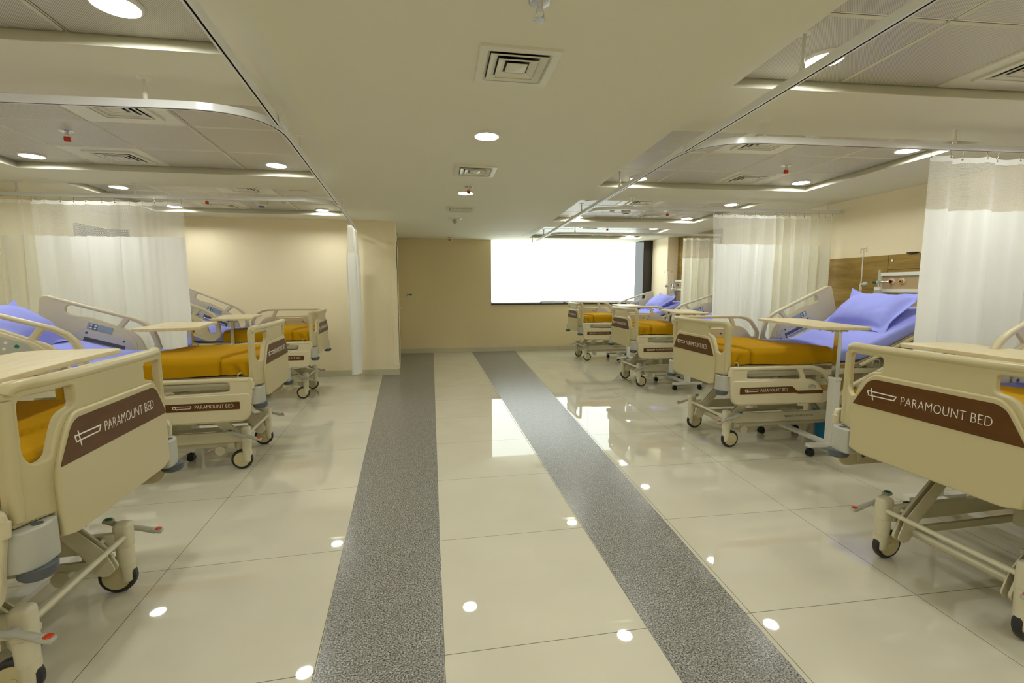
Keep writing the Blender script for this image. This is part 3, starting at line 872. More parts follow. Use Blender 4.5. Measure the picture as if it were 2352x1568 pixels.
# ------------------------------------------------------------------ hospital bed (local: origin on the floor between the foot castors, +x to the foot end)
txt_cache = {}
def lettering(mb, fr, w, h, xoff, yoff, mi=1):
    if 't' not in txt_cache: txt_cache['t'] = text_mesh('PARAMOUNT BED', 1.0, 1.0, -.022, .0006)
    mb.add_mesh(txt_cache['t'], fr @ Matrix.Translation((xoff, yoff - h / 2, 0)) @ Matrix.Diagonal((w, h, 1, 1)), mi)
def logo(mb, fr, x, y, w, h, t, mi=1):
    def stroke(a, b, tt):
        a, b = Vector(a), Vector(b); d = b - a
        bb = bmesh.new(); bmesh.ops.create_cube(bb, size=1.0)
        bmesh.ops.scale(bb, vec=(d.length + tt, tt, .0012), verts=bb.verts)
        mt = fr @ Matrix.Translation(((a.x + b.x) / 2, (a.y + b.y) / 2, 0)) @ Matrix.Rotation(math.atan2(d.y, d.x), 4, 'Z')
        mb.add_bm(bb, mt, mi)
    g_ = w * .075
    stroke((x, y + g_), (x + w, y + g_ * .9), t)
    stroke((x + w * .05, y - g_), (x + w * .93, y - g_ * .9), t)
    stroke((x + w * .93, y - g_ * .9), (x + w, y + g_ * .9), t)
    stroke((x, y + g_), (x + w * .05, y - g_), t)
    stroke((x + w * .13, y + h * .45), (x + w * .21, y - h * .55), t)

FX = .17                                                   # outer plane of the footboard
def make_board(name, parent, x, face):
    """end board in the YZ plane; face=+1 looks to +x"""
    fr = frame((0, 0, 0), (0, face, 0), (0, 0, 1))          # (a,b) -> (y*face, z), normal +x*face
    W = .445
    out = rounded([(-W, .655), (-.345, .655), (-.34, .572), (-.285, .555), (.285, .555), (.34, .572), (.345, .655), (W, .655), (W - .006, 1.085), (-W + .006, 1.085)],
                  [.006, .004, .008, .03, .03, .008, .004, .006, .05, .05])
    def hole(s):
        h = [(s * .215, 1.035), (s * .405, 1.035), (s * .405, .86), (s * .385, .825), (s * .345, .83), (s * .325, .88), (s * .285, .955), (s * .215, .968)]
        return rounded(h, [.018, .03, .02, .02, .02, .04, .04, .018])
    m = MB()
    def bent(me, off):
        b = bmesh.new(); b.from_mesh(me)
        for yy in (-.335, .335):
            bmesh.ops.bisect_plane(b, geom=b.verts[:] + b.edges[:] + b.faces[:], plane_co=(yy, 0, 0), plane_no=(1, 0, 0))
        for v in b.verts:
            a = abs(v.co.x)
            if a > .335: v.co.z -= (a - .335) * .42
        bmesh.ops.transform(b, matrix=fr @ Matrix.Translation((0, 0, off)), verts=b.verts)
        m.add_bm(b)
    bent(plate_mesh(out, [hole(1), hole(-1)], .030, .008, 3), -.017)
    # raised lower shield
    sh = rounded([(-.342, .574), (-.285, .557), (.285, .557), (.342, .574), (.345, .80), (.285, .915), (.245, .952), (-.245, .952), (-.285, .915), (-.345, .80)],
                 [.004, .02, .02, .004, .06, .05, .05, .05, .05, .06])
    bent(plate_mesh(sh, [], .016, .006, 3), .003)
    # rounded top grip
    pts = [(-.427, .672), (-.427, .80), (-.4265, .92), (-.426, 1.03), (-.422, 1.048), (-.412, 1.060), (-.395, 1.067), (-.36, 1.069), (-.335, 1.069), (-.2, 1.066), (0, 1.066)]
    pts = pts + [(-p[0], p[1]) for p in pts[-2::-1]]
    P3 = []
    for a, b in pts:
        P3.append(fr @ Vector((a, b, -.013 - max(0, abs(a) - .335) * .42)))
    m.tube(P3, .0185, n=14)
    o = m.build(name, 'plastic', parent, ang=50)
    o.location = (x, 0, 0)
    return o, fr
def mattress_bm(A):
    # mattress with its blue sheet: loft of rounded rectangles along the raised backrest
    m = MB()
    path = [(.107, .0), (-.2, 0), (-.5, 0), (-.80, 0.0), (-1.0, 0), (-1.12, .010), (-1.20, .034)]
    for k in range(1, 8): path.append((-1.20 - k * .108 * math.cos(A), .034 + k * .108 * math.sin(A)))
    W, T = .405, .056; rings = []
    for i, (x, dz) in enumerate(path):
        a_, b_ = path[max(0, i - 1)], path[min(len(path) - 1, i + 1)]
        t = Vector((b_[0] - a_[0], 0, b_[1] - a_[1])).normalized(); up = Vector((-t.z, 0, t.x)) * -1
        if up.z < 0: up = -up
        c = Vector((x, 0, .790 + dz)); r = []
        shr = .96 if i in (0, len(path) - 1) else 1
        for q in rounded([(-W * shr, -T * shr), (W * shr, -T * shr), (W * shr, T * shr), (-W * shr, T * shr)], .035, 4):
            r.append(m.bm.verts.new(c + Vector((0, q.x, 0)) + up * (q.y + .004 * noise.noise(Vector((x * 4, q.x * 5, q.y * 9))))))
        rings.append(r)
    n = len(rings[0])
    for A_, B_ in zip(rings[:-1], rings[1:]):
        for k in range(n): m.bm.faces.new((A_[k], A_[(k + 1) % n], B_[(k + 1) % n], B_[k]))
    m.bm.faces.new(rings[0]); m.bm.faces.new(rings[-1][::-1])
    return m
def support_bm(A):
    m = MB()
    m.box((-.50, 0, .718), (1.22, .80, .016), bev=.004)
    m.box((-1.11 - .40 * math.cos(A), 0, .718 + .40 * math.sin(A)), (.80, .80, .016), (0, A, 0), bev=.004)
    for s in (-1, 1): m.tube([(-1.10, s * .42, .70), (-1.10 - .79 * math.cos(A), s * .42, .70 + .79 * math.sin(A))], .016, n=8)
    m.tube([(-.86, -.40, .70), (-.89, -.40, .712)], .008, n=6)
    return m
def make_bed_parts():
    root = empty('hospital_bed')
    fb, fr = make_board('footboard', root, FX, 1)
    # label band with lettering
    m = MB()
    band_ = rounded([(-.335, .795), (.335, .795), (.268, .912), (.238, .930), (-.238, .930), (-.268, .912)], [.006, .006, .03, .02, .02, .03])
    m.add_mesh(plate_mesh(band_, [], .003, .0008, 1), fr @ Matrix.Translation((0, 0, .0115)), 0)
    f2 = fr @ Matrix.Translation((0, 0, .0136))
    logo(m, f2, -.262, .862, .135, .050, .0045)
    lettering(m, f2, .335, .037, -.105, .860)
    m.build('label_band', ['label', 'letter'], fb, ang=30)
    hb, fr_h = make_board('headboard', root, -1.97, -1)
    # corner bumpers
    for s in (-1, 1):
        for xx, face, nm_ in ((FX, 1, 'corner_bumper'), (-1.97, -1, 'corner_bumper')):
            m = MB()
            tri = rounded([(-.085, s * .350), (.004, s * .350), (.012, s * .42), (-.015, s * .468), (-.085, s * .468)], [.006, .012, .035, .03, .015], 4)
            tri = [Vector((q[0] * face, q[1])) for q in tri]
            if s * face < 0: tri = tri[::-1]
            m.add_mesh(plate_mesh(tri, [], .125, .008, 2), Matrix.Translation((xx - .002 * face, 0, .589)), 0)
            m.cyl((xx - .018 * face, s * .405, .6505), (xx - .018 * face, s * .405, .6525), .015, n=18, mi=1)
            m.cyl((xx - .020 * face, s * .42, .505), (xx - .020 * face, s * .42, .53), .046, .048, n=22, mi=2)
            m.cyl((xx - .020 * face, s * .42, .495), (xx - .020 * face, s * .42, .505), .038, .046, n=22, mi=2)
            m.build(nm_, ['grey', 'dgrey', 'dgrey'], root, ang=40)
    # castors
    def caster(x, y, big=True):
        m = MB(); s = 1 if y > 0 else -1
        m.box((0, 0, .262), (.066, .062, .125), bev=.02, seg=3)
        m.cyl((0, 0, .125), (0, 0, .215), .031, .034, n=20)
        m.cyl((.006, 0, .058), (.004, 0, .13), .0265, .030, n=20)
        m.sph((.006, 0, .060), .0265, (1, 1, .6))
        o = m.build('caster', 'frame', root); o.location = (x, y, 0)
        m = MB()
        cx = -.035
        n = 28
        prof = [(.050, -.016), (.066, -.017), (.0735, -.010), (.0745, 0), (.0735, .010), (.066, .017), (.050, .016)]
        rg = [[m.bm.verts.new((cx + r * math.cos(2 * PI * k / n), yy, .0745 + r * math.sin(2 * PI * k / n))) for k in range(n)] for r, yy in prof]
        for A, B in zip(rg[:-1], rg[1:]):
            for k in range(n): m.bm.faces.new((A[k], A[(k + 1) % n], B[(k + 1) % n], B[k]))
        m.build('wheel', 'tyre', o)
        m = MB(); m.cyl((cx, -.019, .0745), (cx, .019, .0745), .055, n=28); m.cyl((cx, -.022, .0745), (cx, .022, .0745), .014, n=14)
        m.build('hub_disc', 'plastic', o)
        if big:
            m = MB()
            m.tube([(-.085, s * .062, .300), (-.02, s * .056, .272), (.03, s * .056, .262), (.095, s * .062, .238)], [.013, .012, .012, .014], n=10)
            m.cyl((0, s * .02, .262), (0, s * .06, .262), .013, n=14)
            m.box((.098, s * .063, .240), (.05, .034, .018), (0, R(18), 0), bev=.008); m.box((-.088, s * .063, .304), (.04, .034, .02), (0, R(14), 0), bev=.008)
            m.sph((.103, s * .063, .248), .0155, (1.1, .9, .3), mi=1); m.sph((-.088, s * .063, .314), .0155, (1.1, .9, .3), mi=2)
            m.build('brake_pedal', ['grey', 'red', 'green'], o)
        return o
    for y in (-.283, .283):
        caster(0, y); caster(-1.30, y, False)
    # base frame
    m = MB()
    for s in (-1, 1):
        m.box((-.65, s * .262, .245), (1.26, .03, .078), bev=.003)
        m.box((-.62, s * .215, .175), (1.05, .018, .035), bev=.002)
        m.box((-.115, s * .245, .22), (.05, .016, .13), bev=.003)
    m.box((-1.28, 0, .245), (.04, .52, .06), bev=.003)
    m.tube([(.012, -.262, .262), (.012, .262, .262)], .0115, n=12)
    m.tube([(-.10, -.23, .165), (-.10, .23, .165)], .019, n=12)
    m.cyl((-.20, .20, .13), (-.20, .235, .13), .035, n=20); m.cyl((-.20, -.20, .13), (-.20, -.235, .13), .035, n=20)
    m.box((-.75, 0, .245), (.05, .52, .05), bev=.003)
    m.box((-.62, 0, .3), (.34, .11, .09), bev=.01)
    bf = m.build('base_frame', 'frame', root)
    for s in (-1, 1):
        m = MB()
        f3 = frame((0, s * .2775, 0), (-s, 0, 0) if s > 0 else (1, 0, 0), (0, 0, 1))
        lx = .55 if s > 0 else -.95
        logo(m, f3, lx, .248, .085, .02, .0028, 0); lettering(m, f3, .18, .019, lx + .105, .248, 0)
        m.build('frame_lettering', 'darkletter', bf, ang=30)
    # lifting arms
    for x0, dirx in ((-.10, -1), (-1.10, -1)):
        for s in (-1, 1):
            a = [(.02, .125), (-.02, .118), (-.05, .145), (-.015, .235), (.03, .285), (.26, .535), (.31, .54), (.31, .50), (.10, .265), (.055, .20)]
            a = [(x0 - q[0] + .05, q[1]) for q in a]
            if x0 < -1: a = [(2 * (x0 + .0) - q[0] + .1, q[1]) for q in a]
            m = MB()
            m.add_mesh(plate_mesh(rounded(a, .015, 3), [], .012, .002, 1), frame((0, s * .232, 0), (1, 0, 0), (0, 0, 1)))
            m.add_mesh(plate_mesh(rounded(a, .015, 3), [], .006, .001, 1), frame((0, s * .205, 0), (1, 0, 0), (0, 0, 1)))
            bx = x0 + .04 if x0 > -1 else x0
            m.cyl((bx, s * .22, .262), (bx, s * .245, .262), .010, n=12); m.cyl((x0 + .055 if x0 > -1 else x0, s * .22, .145), (x0 + .055 if x0 > -1 else x0, s * .245, .145), .008, n=12)
            m.build('lift_arm', 'frame', root)
    # deck
    m = MB()
    for s in (-1, 1):
        m.box((-.42, s * .33, .56), (1.0, .035, .06), bev=.004)
        m.box((-.90, s * .405, .655), (2.0, .022, .045), bev=.004)
    for x in (.06, -.35, -.75, -1.2, -1.85): m.box((x, 0, .60), (.045, .78, .05), bev=.004)
    m.box((FX - .055, 0, .70), (.03, .84, .06), bev=.004)
    for x in (.02, -1.93):
        for s in (-1, 1): m.box((x, s * .39, .64), (.14, .05, .06), bev=.006)
    m.box((-.4, .12, .50), (.32, .12, .10), bev=.01); m.box((-.95, -.1, .50), (.3, .14, .10), bev=.01)
    m.tube([(-.1, .1, .52), (-.8, .1, .56)], .02, n=12)
    m.build('deck_frame', 'frame', root)
    m = support_bm(R(24.5))
    m.build('mattress_support', 'plastic', root)
    for x, y in ((-.62, .415), (-.62, -.415), (.05, .415), (.05, -.415), (-1.25, .425)):
        m = MB(); s = 1 if y > 0 else -1
        m.tube([(x - .035, y, .70), (x - .035, y + s * .006, .735), (x - .02, y + s * .008, .752), (x + .02, y + s * .008, .752), (x + .035, y + s * .006, .735), (x + .035, y, .70)], .005, n=8)
        m.build('mattress_retainer', 'chrome' if x < 0 else 'frame', root)
    m = mattress_bm(R(24.5))
    mo = m.build('mattress', 'blue', root, ang=70)
    mo['label'] = 'mattress under a periwinkle blue sheet'
    return root

# side rails: mesh data made once, placed on each bed
def rail_outline():
    out = rounded([(.095, .415), (.13, .70), (.12, .728), (-.60, .728), (-.715, .70), (-.815, .555), (-.80, .46), (-.735, .41)],
                  [.07, .03, .02, .06, .07, .06, .05, .04], 6)
    h1 = rounded([(-.02, .697), (-.02, .632), (-.505, .618), (-.470, .697)], [.03, .03, .02, .02], 5)
    h2 = rounded([(-.515, .695), (-.60, .693), (-.69, .668), (-.772, .555), (-.762, .508), (-.72, .508), (-.655, .590), (-.59, .618), (-.548, .618)],
                 [.01, .03, .05, .04, .03, .03, .05, .04, .01], 5)
    return out, h1, h2
def head_outline():
    # u from 0 at the free (foot-side) end to .90 at the head end; z as above
    out = rounded([(.02, .47), (.01, .555), (.115, .700), (.25, .742), (.88, .742), (.93, .72), (.885, .415), (.12, .41), (.05, .43)],
                  [.04, .06, .08, .06, .03, .03, .05, .04, .04], 6)
    h1 = rounded([(.335, .712), (.71, .712), (.745, .690), (.735, .640), (.66, .632), (.56, .652), (.43, .640), (.365, .632)],
                 [.02, .03, .03, .03, .04, .05, .05, .01], 5)
    h2 = rounded([(.293, .708), (.235, .703), (.145, .672), (.062, .555), (.075, .505), (.115, .505), (.18, .585), (.245, .622), (.325, .628)],
                 [.01, .03, .05, .04, .03, .03, .05, .04, .01], 5)
    return out, h1, h2
def make_foot_rail(s):
    """s=+1 for the +y side; outer face looks to s*y; drawn lowered"""
    o_, h1, h2 = rail_outline()
    fr = frame((0, 0, 0), (1, 0, 0), (0, 0, 1))             # normal -y
    m = MB()
    m.add_mesh(plate_mesh(o_, [h1, h2], .026, .008, 3), fr)
    # raised moulded body and rounded grip
    body = rounded([(.095, .425), (.115, .55), (.108, .618), (-.55, .608), (-.66, .575), (-.72, .50), (-.72, .44), (-.66, .418)], [.06, .03, .03, .1, .08, .03, .04, .04], 5)
    m.add_mesh(plate_mesh(body, [], .018, .007, 3), fr @ Matrix.Translation((0, 0, .010 * -s)))
    m.tube([(.118, 0, .65), (.122, 0, .69), (.10, 0, .710), (-.2, 0, .712), (-.59, 0, .712), (-.66, 0, .700), (-.71, 0, .67), (-.765, 0, .60), (-.795, 0, .55), (-.79, 0, .49)], .0165, n=10)
    ro = m.build('side_rail', 'rail', None, ang=50)
    # label: read from the outside, text runs away from the logo
    m = MB()
    d = -s                                                  # image-right direction along x when seen from outside
    band_ = [(.04, .508), (.04, .562), (-.420, .562), (-.465, .524), (-.70, .524), (-.70, .497), (-.480, .497), (-.455, .508)]
    band_ = rounded(band_, [.006] * 8, 2)
    fo = frame((0, s * .0205, 0), (d, 0, 0), (0, 0, 1))
    b2 = [(q.x * d, q.y) for q in band_]
    if d < 0: b2 = b2[::-1]
    m.add_mesh(plate_mesh(b2, [], .003, .0006, 1), fo, 0)
    f2 = fo @ Matrix.Translation((0, 0, .0021))
    x0 = .003 if d < 0 else -.376
    logo(m, f2, x0, .536, .115, .026, .0036); lettering(m, f2, .24, .025, x0 + .136, .536)
    m.build('label_band', ['label', 'letter'], ro, ang=30)
    # inner hinge cover
    m = MB()
    pg = rounded([(-.02, .43), (-.02, .50), (-.10, .575), (-.44, .575), (-.52, .50), (-.52, .43)], .015, 3)
    fi = frame((0, -s * .0145, 0), (1, 0, 0), (0, 0, 1))
    m.add_mesh(plate_mesh(pg, [], .008, .002, 2), fi, 0)
    m.box((-.27, -s * .0195, .475), (.30, .004, .055), bev=.002, mi=1)
    m.box((-.27, -s * .022, .475), (.27, .006, .016), bev=.002, mi=2)
    for q in (-.05, -.16, -.38, -.49): m.cyl((q, -s * .018, .545 if q in (-.16, -.38) else .465), (q, -s * .022, .545 if q in (-.16, -.38) else .465), .009, n=10, mi=1)
    m.build('hinge_cover', ['rail', 'dgrey', 'chrome'], ro, ang=40)
    m = MB()
    for q in (-.12, -.42):
        m.tube([(q, -s * .02, .47), (q, -s * .06, .54), (q - .03, -s * .10, .60)], .012, n=8)
    m.tube([(-.15, -s * .10, .60), (-.45, -s * .10, .60)], .010, n=8)
    m.build('hinge_arm', 'frame', ro)
    # small grey ornament on the outer face of the rail end
    m = MB(); fo2 = frame((0, s * .0215, 0), (d, 0, 0), (0, 0, 1))
    cx = -.60 * d
    for k in range(5): m.add_bm(_cube((.010, .008, .001)), fo2 @ Matrix.Translation((cx - .026 + k * .013, .560, 0)), 0)
    for k in range(6): m.add_bm(_cube((.003, .010, .001)), fo2 @ Matrix.Translation((cx - .028 + k * .011, .545, 0)), 0)
    m.add_bm(_cube((.02, .006, .001)), fo2 @ Matrix.Translation((cx, .574, 0)), 0)
    m.build('emblem', 'btn2', ro, smooth=False)
    return ro
def _cube(sz):
    b = bmesh.new(); bmesh.ops.create_cube(b, size=1.0); bmesh.ops.scale(b, vec=sz, verts=b.verts); return b
def make_head_rail(s):
    """s=+1 for the +y side; raised and tilted with the backrest; x = -.80 - u"""
    o_, h1, h2 = head_outline()
    cv = lambda L: [(-.80 - q.x, q.y + .335) for q in L][::-1]
    fr = frame((0, 0, 0), (1, 0, 0), (0, 0, 1))
    m = MB()
    m.add_mesh(plate_mesh(cv(o_), [cv(h1), cv(h2)], .026, .008, 3), fr)
    body = rounded([(.16, .44), (.19, .55), (.30, .612), (.50, .632), (.60, .632), (.66, .60), (.70, .50), (.70, .44)], [.03, .05, .05, .05, .04, .04, .04, .03], 5)
    bm2 = plate_mesh(cv(body), [], .018, .007, 3)
    m.add_mesh(bm2, fr @ Matrix.Translation((0, 0, .010))); m.add_mesh(bm2, fr @ Matrix.Translation((0, 0, -.010)))
    g_ = [(.022, .49), (.024, .55), (.06, .61), (.115, .68), (.17, .712), (.25, .727), (.55, .727), (.87, .727)]
    m.tube([(-.80 - a, 0, b + .335) for a, b in g_], .0165, n=10)
    m.tube([(-.80 - .30, 0, .715 + .335), (-.80 - .335, 0, .63 + .335)], .012, n=8)
    ro = m.build('side_rail', 'rail', None, ang=50)
    # inner control pad, hinge cover
    def inner(x, y, off): return Vector((-.80 - x, -s * off, y + .335))
    m = MB()
    m.box(inner(.47, .585, .0215), (.18, .006, .052), bev=.002, mi=0)
    m.box(inner(.515, .585, .0245), (.055, .004, .048), bev=.002, mi=1)
    for a in (.500, .530):
        for b in (.574, .596): m.cyl(inner(a, b, .024), inner(a, b, .029), .0075, n=12, mi=2)
    m.build('control_pad', ['btn', 'btn2', 'white'], ro, ang=30)
    m = MB()
    pg = [(-.80 - a, b + .335) for a, b in ((.16, .42), (.16, .47), (.25, .55), (.58, .55), (.66, .47), (.66, .42))][::-1]
    m.add_mesh(plate_mesh(rounded(pg, .012, 3), [], .006, .002, 2), frame((0, -s * .0225, 0), (1, 0, 0), (0, 0, 1)), 0)
    m.box(inner(.41, .465, .026), (.30, .004, .05), bev=.002, mi=1); m.box(inner(.41, .452, .029), (.28, .006, .016), bev=.002, mi=2)
    for a, b in ((.20, .46), (.28, .525), (.55, .525), (.62, .46)): m.cyl(inner(a, b, .024), inner(a, b, .029), .009, n=10, mi=1)
    m.build('hinge_cover', ['plastic_in', 'dgrey', 'chrome'], ro, ang=40)
    # outer nurse panel
    m = MB()
    pg = [(-.80 - a, b + .335) for a, b in ((.27, .50), (.28, .555), (.36, .602), (.66, .612), (.66, .50))][::-1]
    m.add_mesh(plate_mesh(rounded(pg, .012, 3), [], .004, .001, 2), frame((0, s * .0215, 0), (1, 0, 0), (0, 0, 1)), 0)
    def outer(x, y, off): return Vector((-.80 - x, s * off, y + .335))
    m.cyl(outer(.40, .568, .022), outer(.40, .568, .026), .012, n=14, mi=3)
    for a in (.46, .50, .54, .58):
        for b in (.575, .535): m.cyl(outer(a, b, .022), outer(a, b, .026), .009, n=12, mi=2)
    m.box(outer(.35, .532, .0245), (.022, .004, .034), bev=.001, mi=1)
    m.cyl(outer(.35, .540, .024), outer(.35, .540, .028), .005, n=8, mi=4)
    m.box(outer(.43, .463, .021), (.34, .004, .022), bev=.002, mi=5)
    m.build('nurse_panel', ['grey', 'btn2', 'white', 'green', 'led', 'label'], ro, ang=30)
    m = MB()
    for q in (.28, .55): m.tube([inner(q, .44, .02), inner(q + .02, .40, .06), inner(q + .03, .36, .09)], .012, n=8)
    m.tube([inner(.31, .36, .09), inner(.58, .36, .09)], .010, n=8)
    m.build('hinge_arm', 'frame', ro)
    return ro

bed0 = make_bed_parts()
bed_core = list(bed0.children)
FR = {s: make_foot_rail(s) for s in (1, -1)}
HR = {s: make_head_rail(s) for s in (1, -1)}
ru = {}
PIV = Vector((-.86, 0, .80)); TILT = R(24.5)
def place_bed(x, y, rz, label, up_pos, up_neg, first=[True], heads=(True, True)):
    if first[0]: b = bed0
    else:
        b = bed0.copy(); col.objects.link(b)
        for ch in bed_core: copy_tree(ch, b)
    first[0] = False
    b.location = (x, y, 0); b.rotation_euler = (0, 0, rz); tag(b, label, 'hospital bed', 'hospital beds along the ward')
    return b
def add_rail(bed, kind, s, up=False, tilt=TILT):
    src = (FR if kind == 'foot' else HR)[s]
    k = (kind, s)
    o = src if k not in ru else copy_tree(src)
    ru[k] = True
    o.parent = bed
    if kind == 'foot': o.location = (0, s * .478, .355 if up else 0)
    else:
        rot = Matrix.Rotation(tilt, 4, 'Y')
        o.matrix_local = Matrix.Translation((PIV.x - .05, s * .476, PIV.z - .015 - (0 if up else .56))) @ rot @ Matrix.Translation((-PIV.x, 0, -PIV.z))
    return o

# pillow with a flat bordered case
def make_pillow():
    e = empty('pillow'); m = MB(); nu, nv = 52, 40; A, B, FL = .285, .195, .045
    def top(u, v, sgn):
        # u,v in -1..1 over the full case including the flange
        x, y = u * (A + FL), v * (B + FL)
        a, b = min(1, abs(x) / A), min(1, abs(y) / B)
        h = .125 * (max(0, (1 - a ** 2.6)) * max(0, (1 - b ** 2.4))) ** .5
        cr = 1 + .10 * (abs(u) ** 4) * (abs(v) ** 4)
        wr = .010 * noise.noise(Vector((x * 7, y * 7, sgn * 3))) + .006 * noise.noise(Vector((x * 18, y * 16, sgn))) * (a + b)
        fl = .012 * math.sin(9 * u + 3 * v) * (1 if (a >= 1 or b >= 1) else 0)
        curl = .055 * (max(0, abs(u) - .72) / .28) ** 2 * (max(0, abs(v) - .6) / .4) * (1 if v > 0 else -.35)
        return Vector((x * cr, y * cr, sgn * (h + .0015) + wr * (h > .005) + fl * .6 + curl))
    G = {}
    for sgn in (1, -1):
        for i in range(nu + 1):
            for j in range(nv + 1):
                G[sgn, i, j] = m.bm.verts.new(top(2 * i / nu - 1, 2 * j / nv - 1, sgn))
        for i in range(nu):
            for j in range(nv):
                q = (G[sgn, i, j], G[sgn, i + 1, j], G[sgn, i + 1, j + 1], G[sgn, i, j + 1])
                m.bm.faces.new(q if sgn > 0 else q[::-1])
    m.build('pillow_case', 'blue', e, ang=80)
    m = MB()
    rnd = random.Random(4)
    x = -.07
    while x < .16:
        w = rnd.uniform(.004, .012)
        p = top(x / (A + FL), .93, 1); m.box((p.x, p.y + rnd.uniform(-.002, .002), p.z + .0015), (w, rnd.uniform(.005, .010), .001)); x += w + .004
    m.build('print_mark', 'pinkprint', e, smooth=False)
    return e
pil0 = make_pillow(); pu = [False]
def place_pillow(bed, dx, dy, dz, rx, ry, rz, label):
    o = pil0 if not pu[0] else copy_tree(pil0); pu[0] = True
    from mathutils import Euler
    mb = Matrix.Translation(bed.location) @ Matrix.Rotation(bed.rotation_euler[2], 4, 'Z')
    # local: pillow long side across the bed, short side up the backrest
    ml = Matrix.Translation((dx, dy, dz)) @ Euler((0, ry, 0)).to_matrix().to_4x4() @ Euler((rx, 0, 0)).to_matrix().to_4x4() @ Matrix.Rotation(PI / 2 + rz, 4, 'Z')
    o.matrix_world = mb @ ml
    tag(o, label, 'pillow', 'blue pillows on the beds')
    return o

# gold bedspread over the foot half
def make_spread():
    m = MB(); X0, X1 = .118, -.685; HW = .417; ZT_ = .853; DROP = .118
    nx, ny = 150, 84
    def smooth(t): t = max(0, min(1, t)); return t * t * (3 - 2 * t)
    Lx = (X0 - X1) + DROP; Ly = 2 * HW + 2 * DROP
    rr = .035
    def fold(d, lim):
        """d distance beyond the lid edge -> (horizontal, drop)"""
        if d <= -rr: return d, 0
        th = (d + rr) / rr
        if th < PI / 2: return -rr + rr * math.sin(th), rr * (1 - math.cos(th))
        return 0, rr + (d + rr - rr * PI / 2)
    grid = []
    for i in range(nx + 1):
        row = []
        tx = X1 + Lx * i / nx
        for j in range(ny + 1):
            ty = -Ly / 2 + Ly * j / ny
            sx, dx_ = fold(tx - X0, 0)
            sy, dy_ = fold(abs(ty) - HW, 0)
            xx = X0 + sx if tx - X0 > -rr else tx
            yy = (HW + sy) * (1 if ty > 0 else -1) if abs(ty) - HW > -rr else ty
            # slanted head-side edge
            diag = (.08 * (ty / HW)) * smooth((.15 - (tx - X1)) / .75 + .6) * 0
            drop = max(dx_, dy_) if (dx_ == 0 or dy_ == 0) else min(DROP, math.hypot(dx_, dy_))
            drop = min(drop, DROP)
            z = ZT_ - drop
            seam = -.03 - .07 * (yy / HW)
            lift = .015 * smooth((seam - xx) / .003) - .010 * math.exp(-((xx - seam - .005) / .007) ** 2)
            wr = .004 * noise.noise(Vector((xx * 5, yy * 6, 2))) + .0025 * noise.noise(Vector((xx * 17, yy * 15, 5)))
            foot = max(0, 1 - abs(xx - .05) / .14)
            out = 0
            if dy_ > rr * .5:
                sg = 1 if ty > 0 else -1
                out = lift + .016 * foot * math.sin((xx) * 58 + z * 22) * smooth((dy_ - .02) / .06) + .004 * noise.noise(Vector((xx * 9, z * 6, sg * 3)))
                yy += sg * (out + .003)
            else: z += lift + wr
            if dx_ > rr * .5: xx += .003 + .006 * math.sin(yy * 30) * smooth((dx_ - .02) / .08)
            if z < ZT_ - DROP + .01: z += .005 * math.sin(xx * 11 + yy * 7)
            row.append(m.bm.verts.new((xx, yy, z)))
        grid.append(row)
    for i in range(nx):
        for j in range(ny):
            m.bm.faces.new((grid[i][j], grid[i + 1][j], grid[i + 1][j + 1], grid[i][j + 1]))
    # slant: shift head-side edge along x across the width
    for v in m.bm.verts:
        w = max(0, min(1, (-.1 - v.co.x) / .58)); v.co.x += w * (-.14 * v.co.y / HW)
    return m.build('bedspread', 'gold', None, ang=75)
sp0 = make_spread(); spu = [False]
# mirrored variant (slant the other way) for the left row
sp1 = sp0.copy(); sp1.data = sp0.data.copy(); sp1.data.transform(Matrix.Diagonal((1, -1, 1, 1))); sp1.data.flip_normals(); col.objects.link(sp1)
su2 = {0: False, 1: False}
def place_spread(bed, side, label):
    src = (sp0, sp1)[side]
    o = src if not su2[side] else src.copy()
    if su2[side]: col.objects.link(o)
    su2[side] = True
    o.location = bed.location; o.rotation_euler = bed.rotation_euler
    tag(o, label, 'bedspread', 'gold bedspreads'); return o

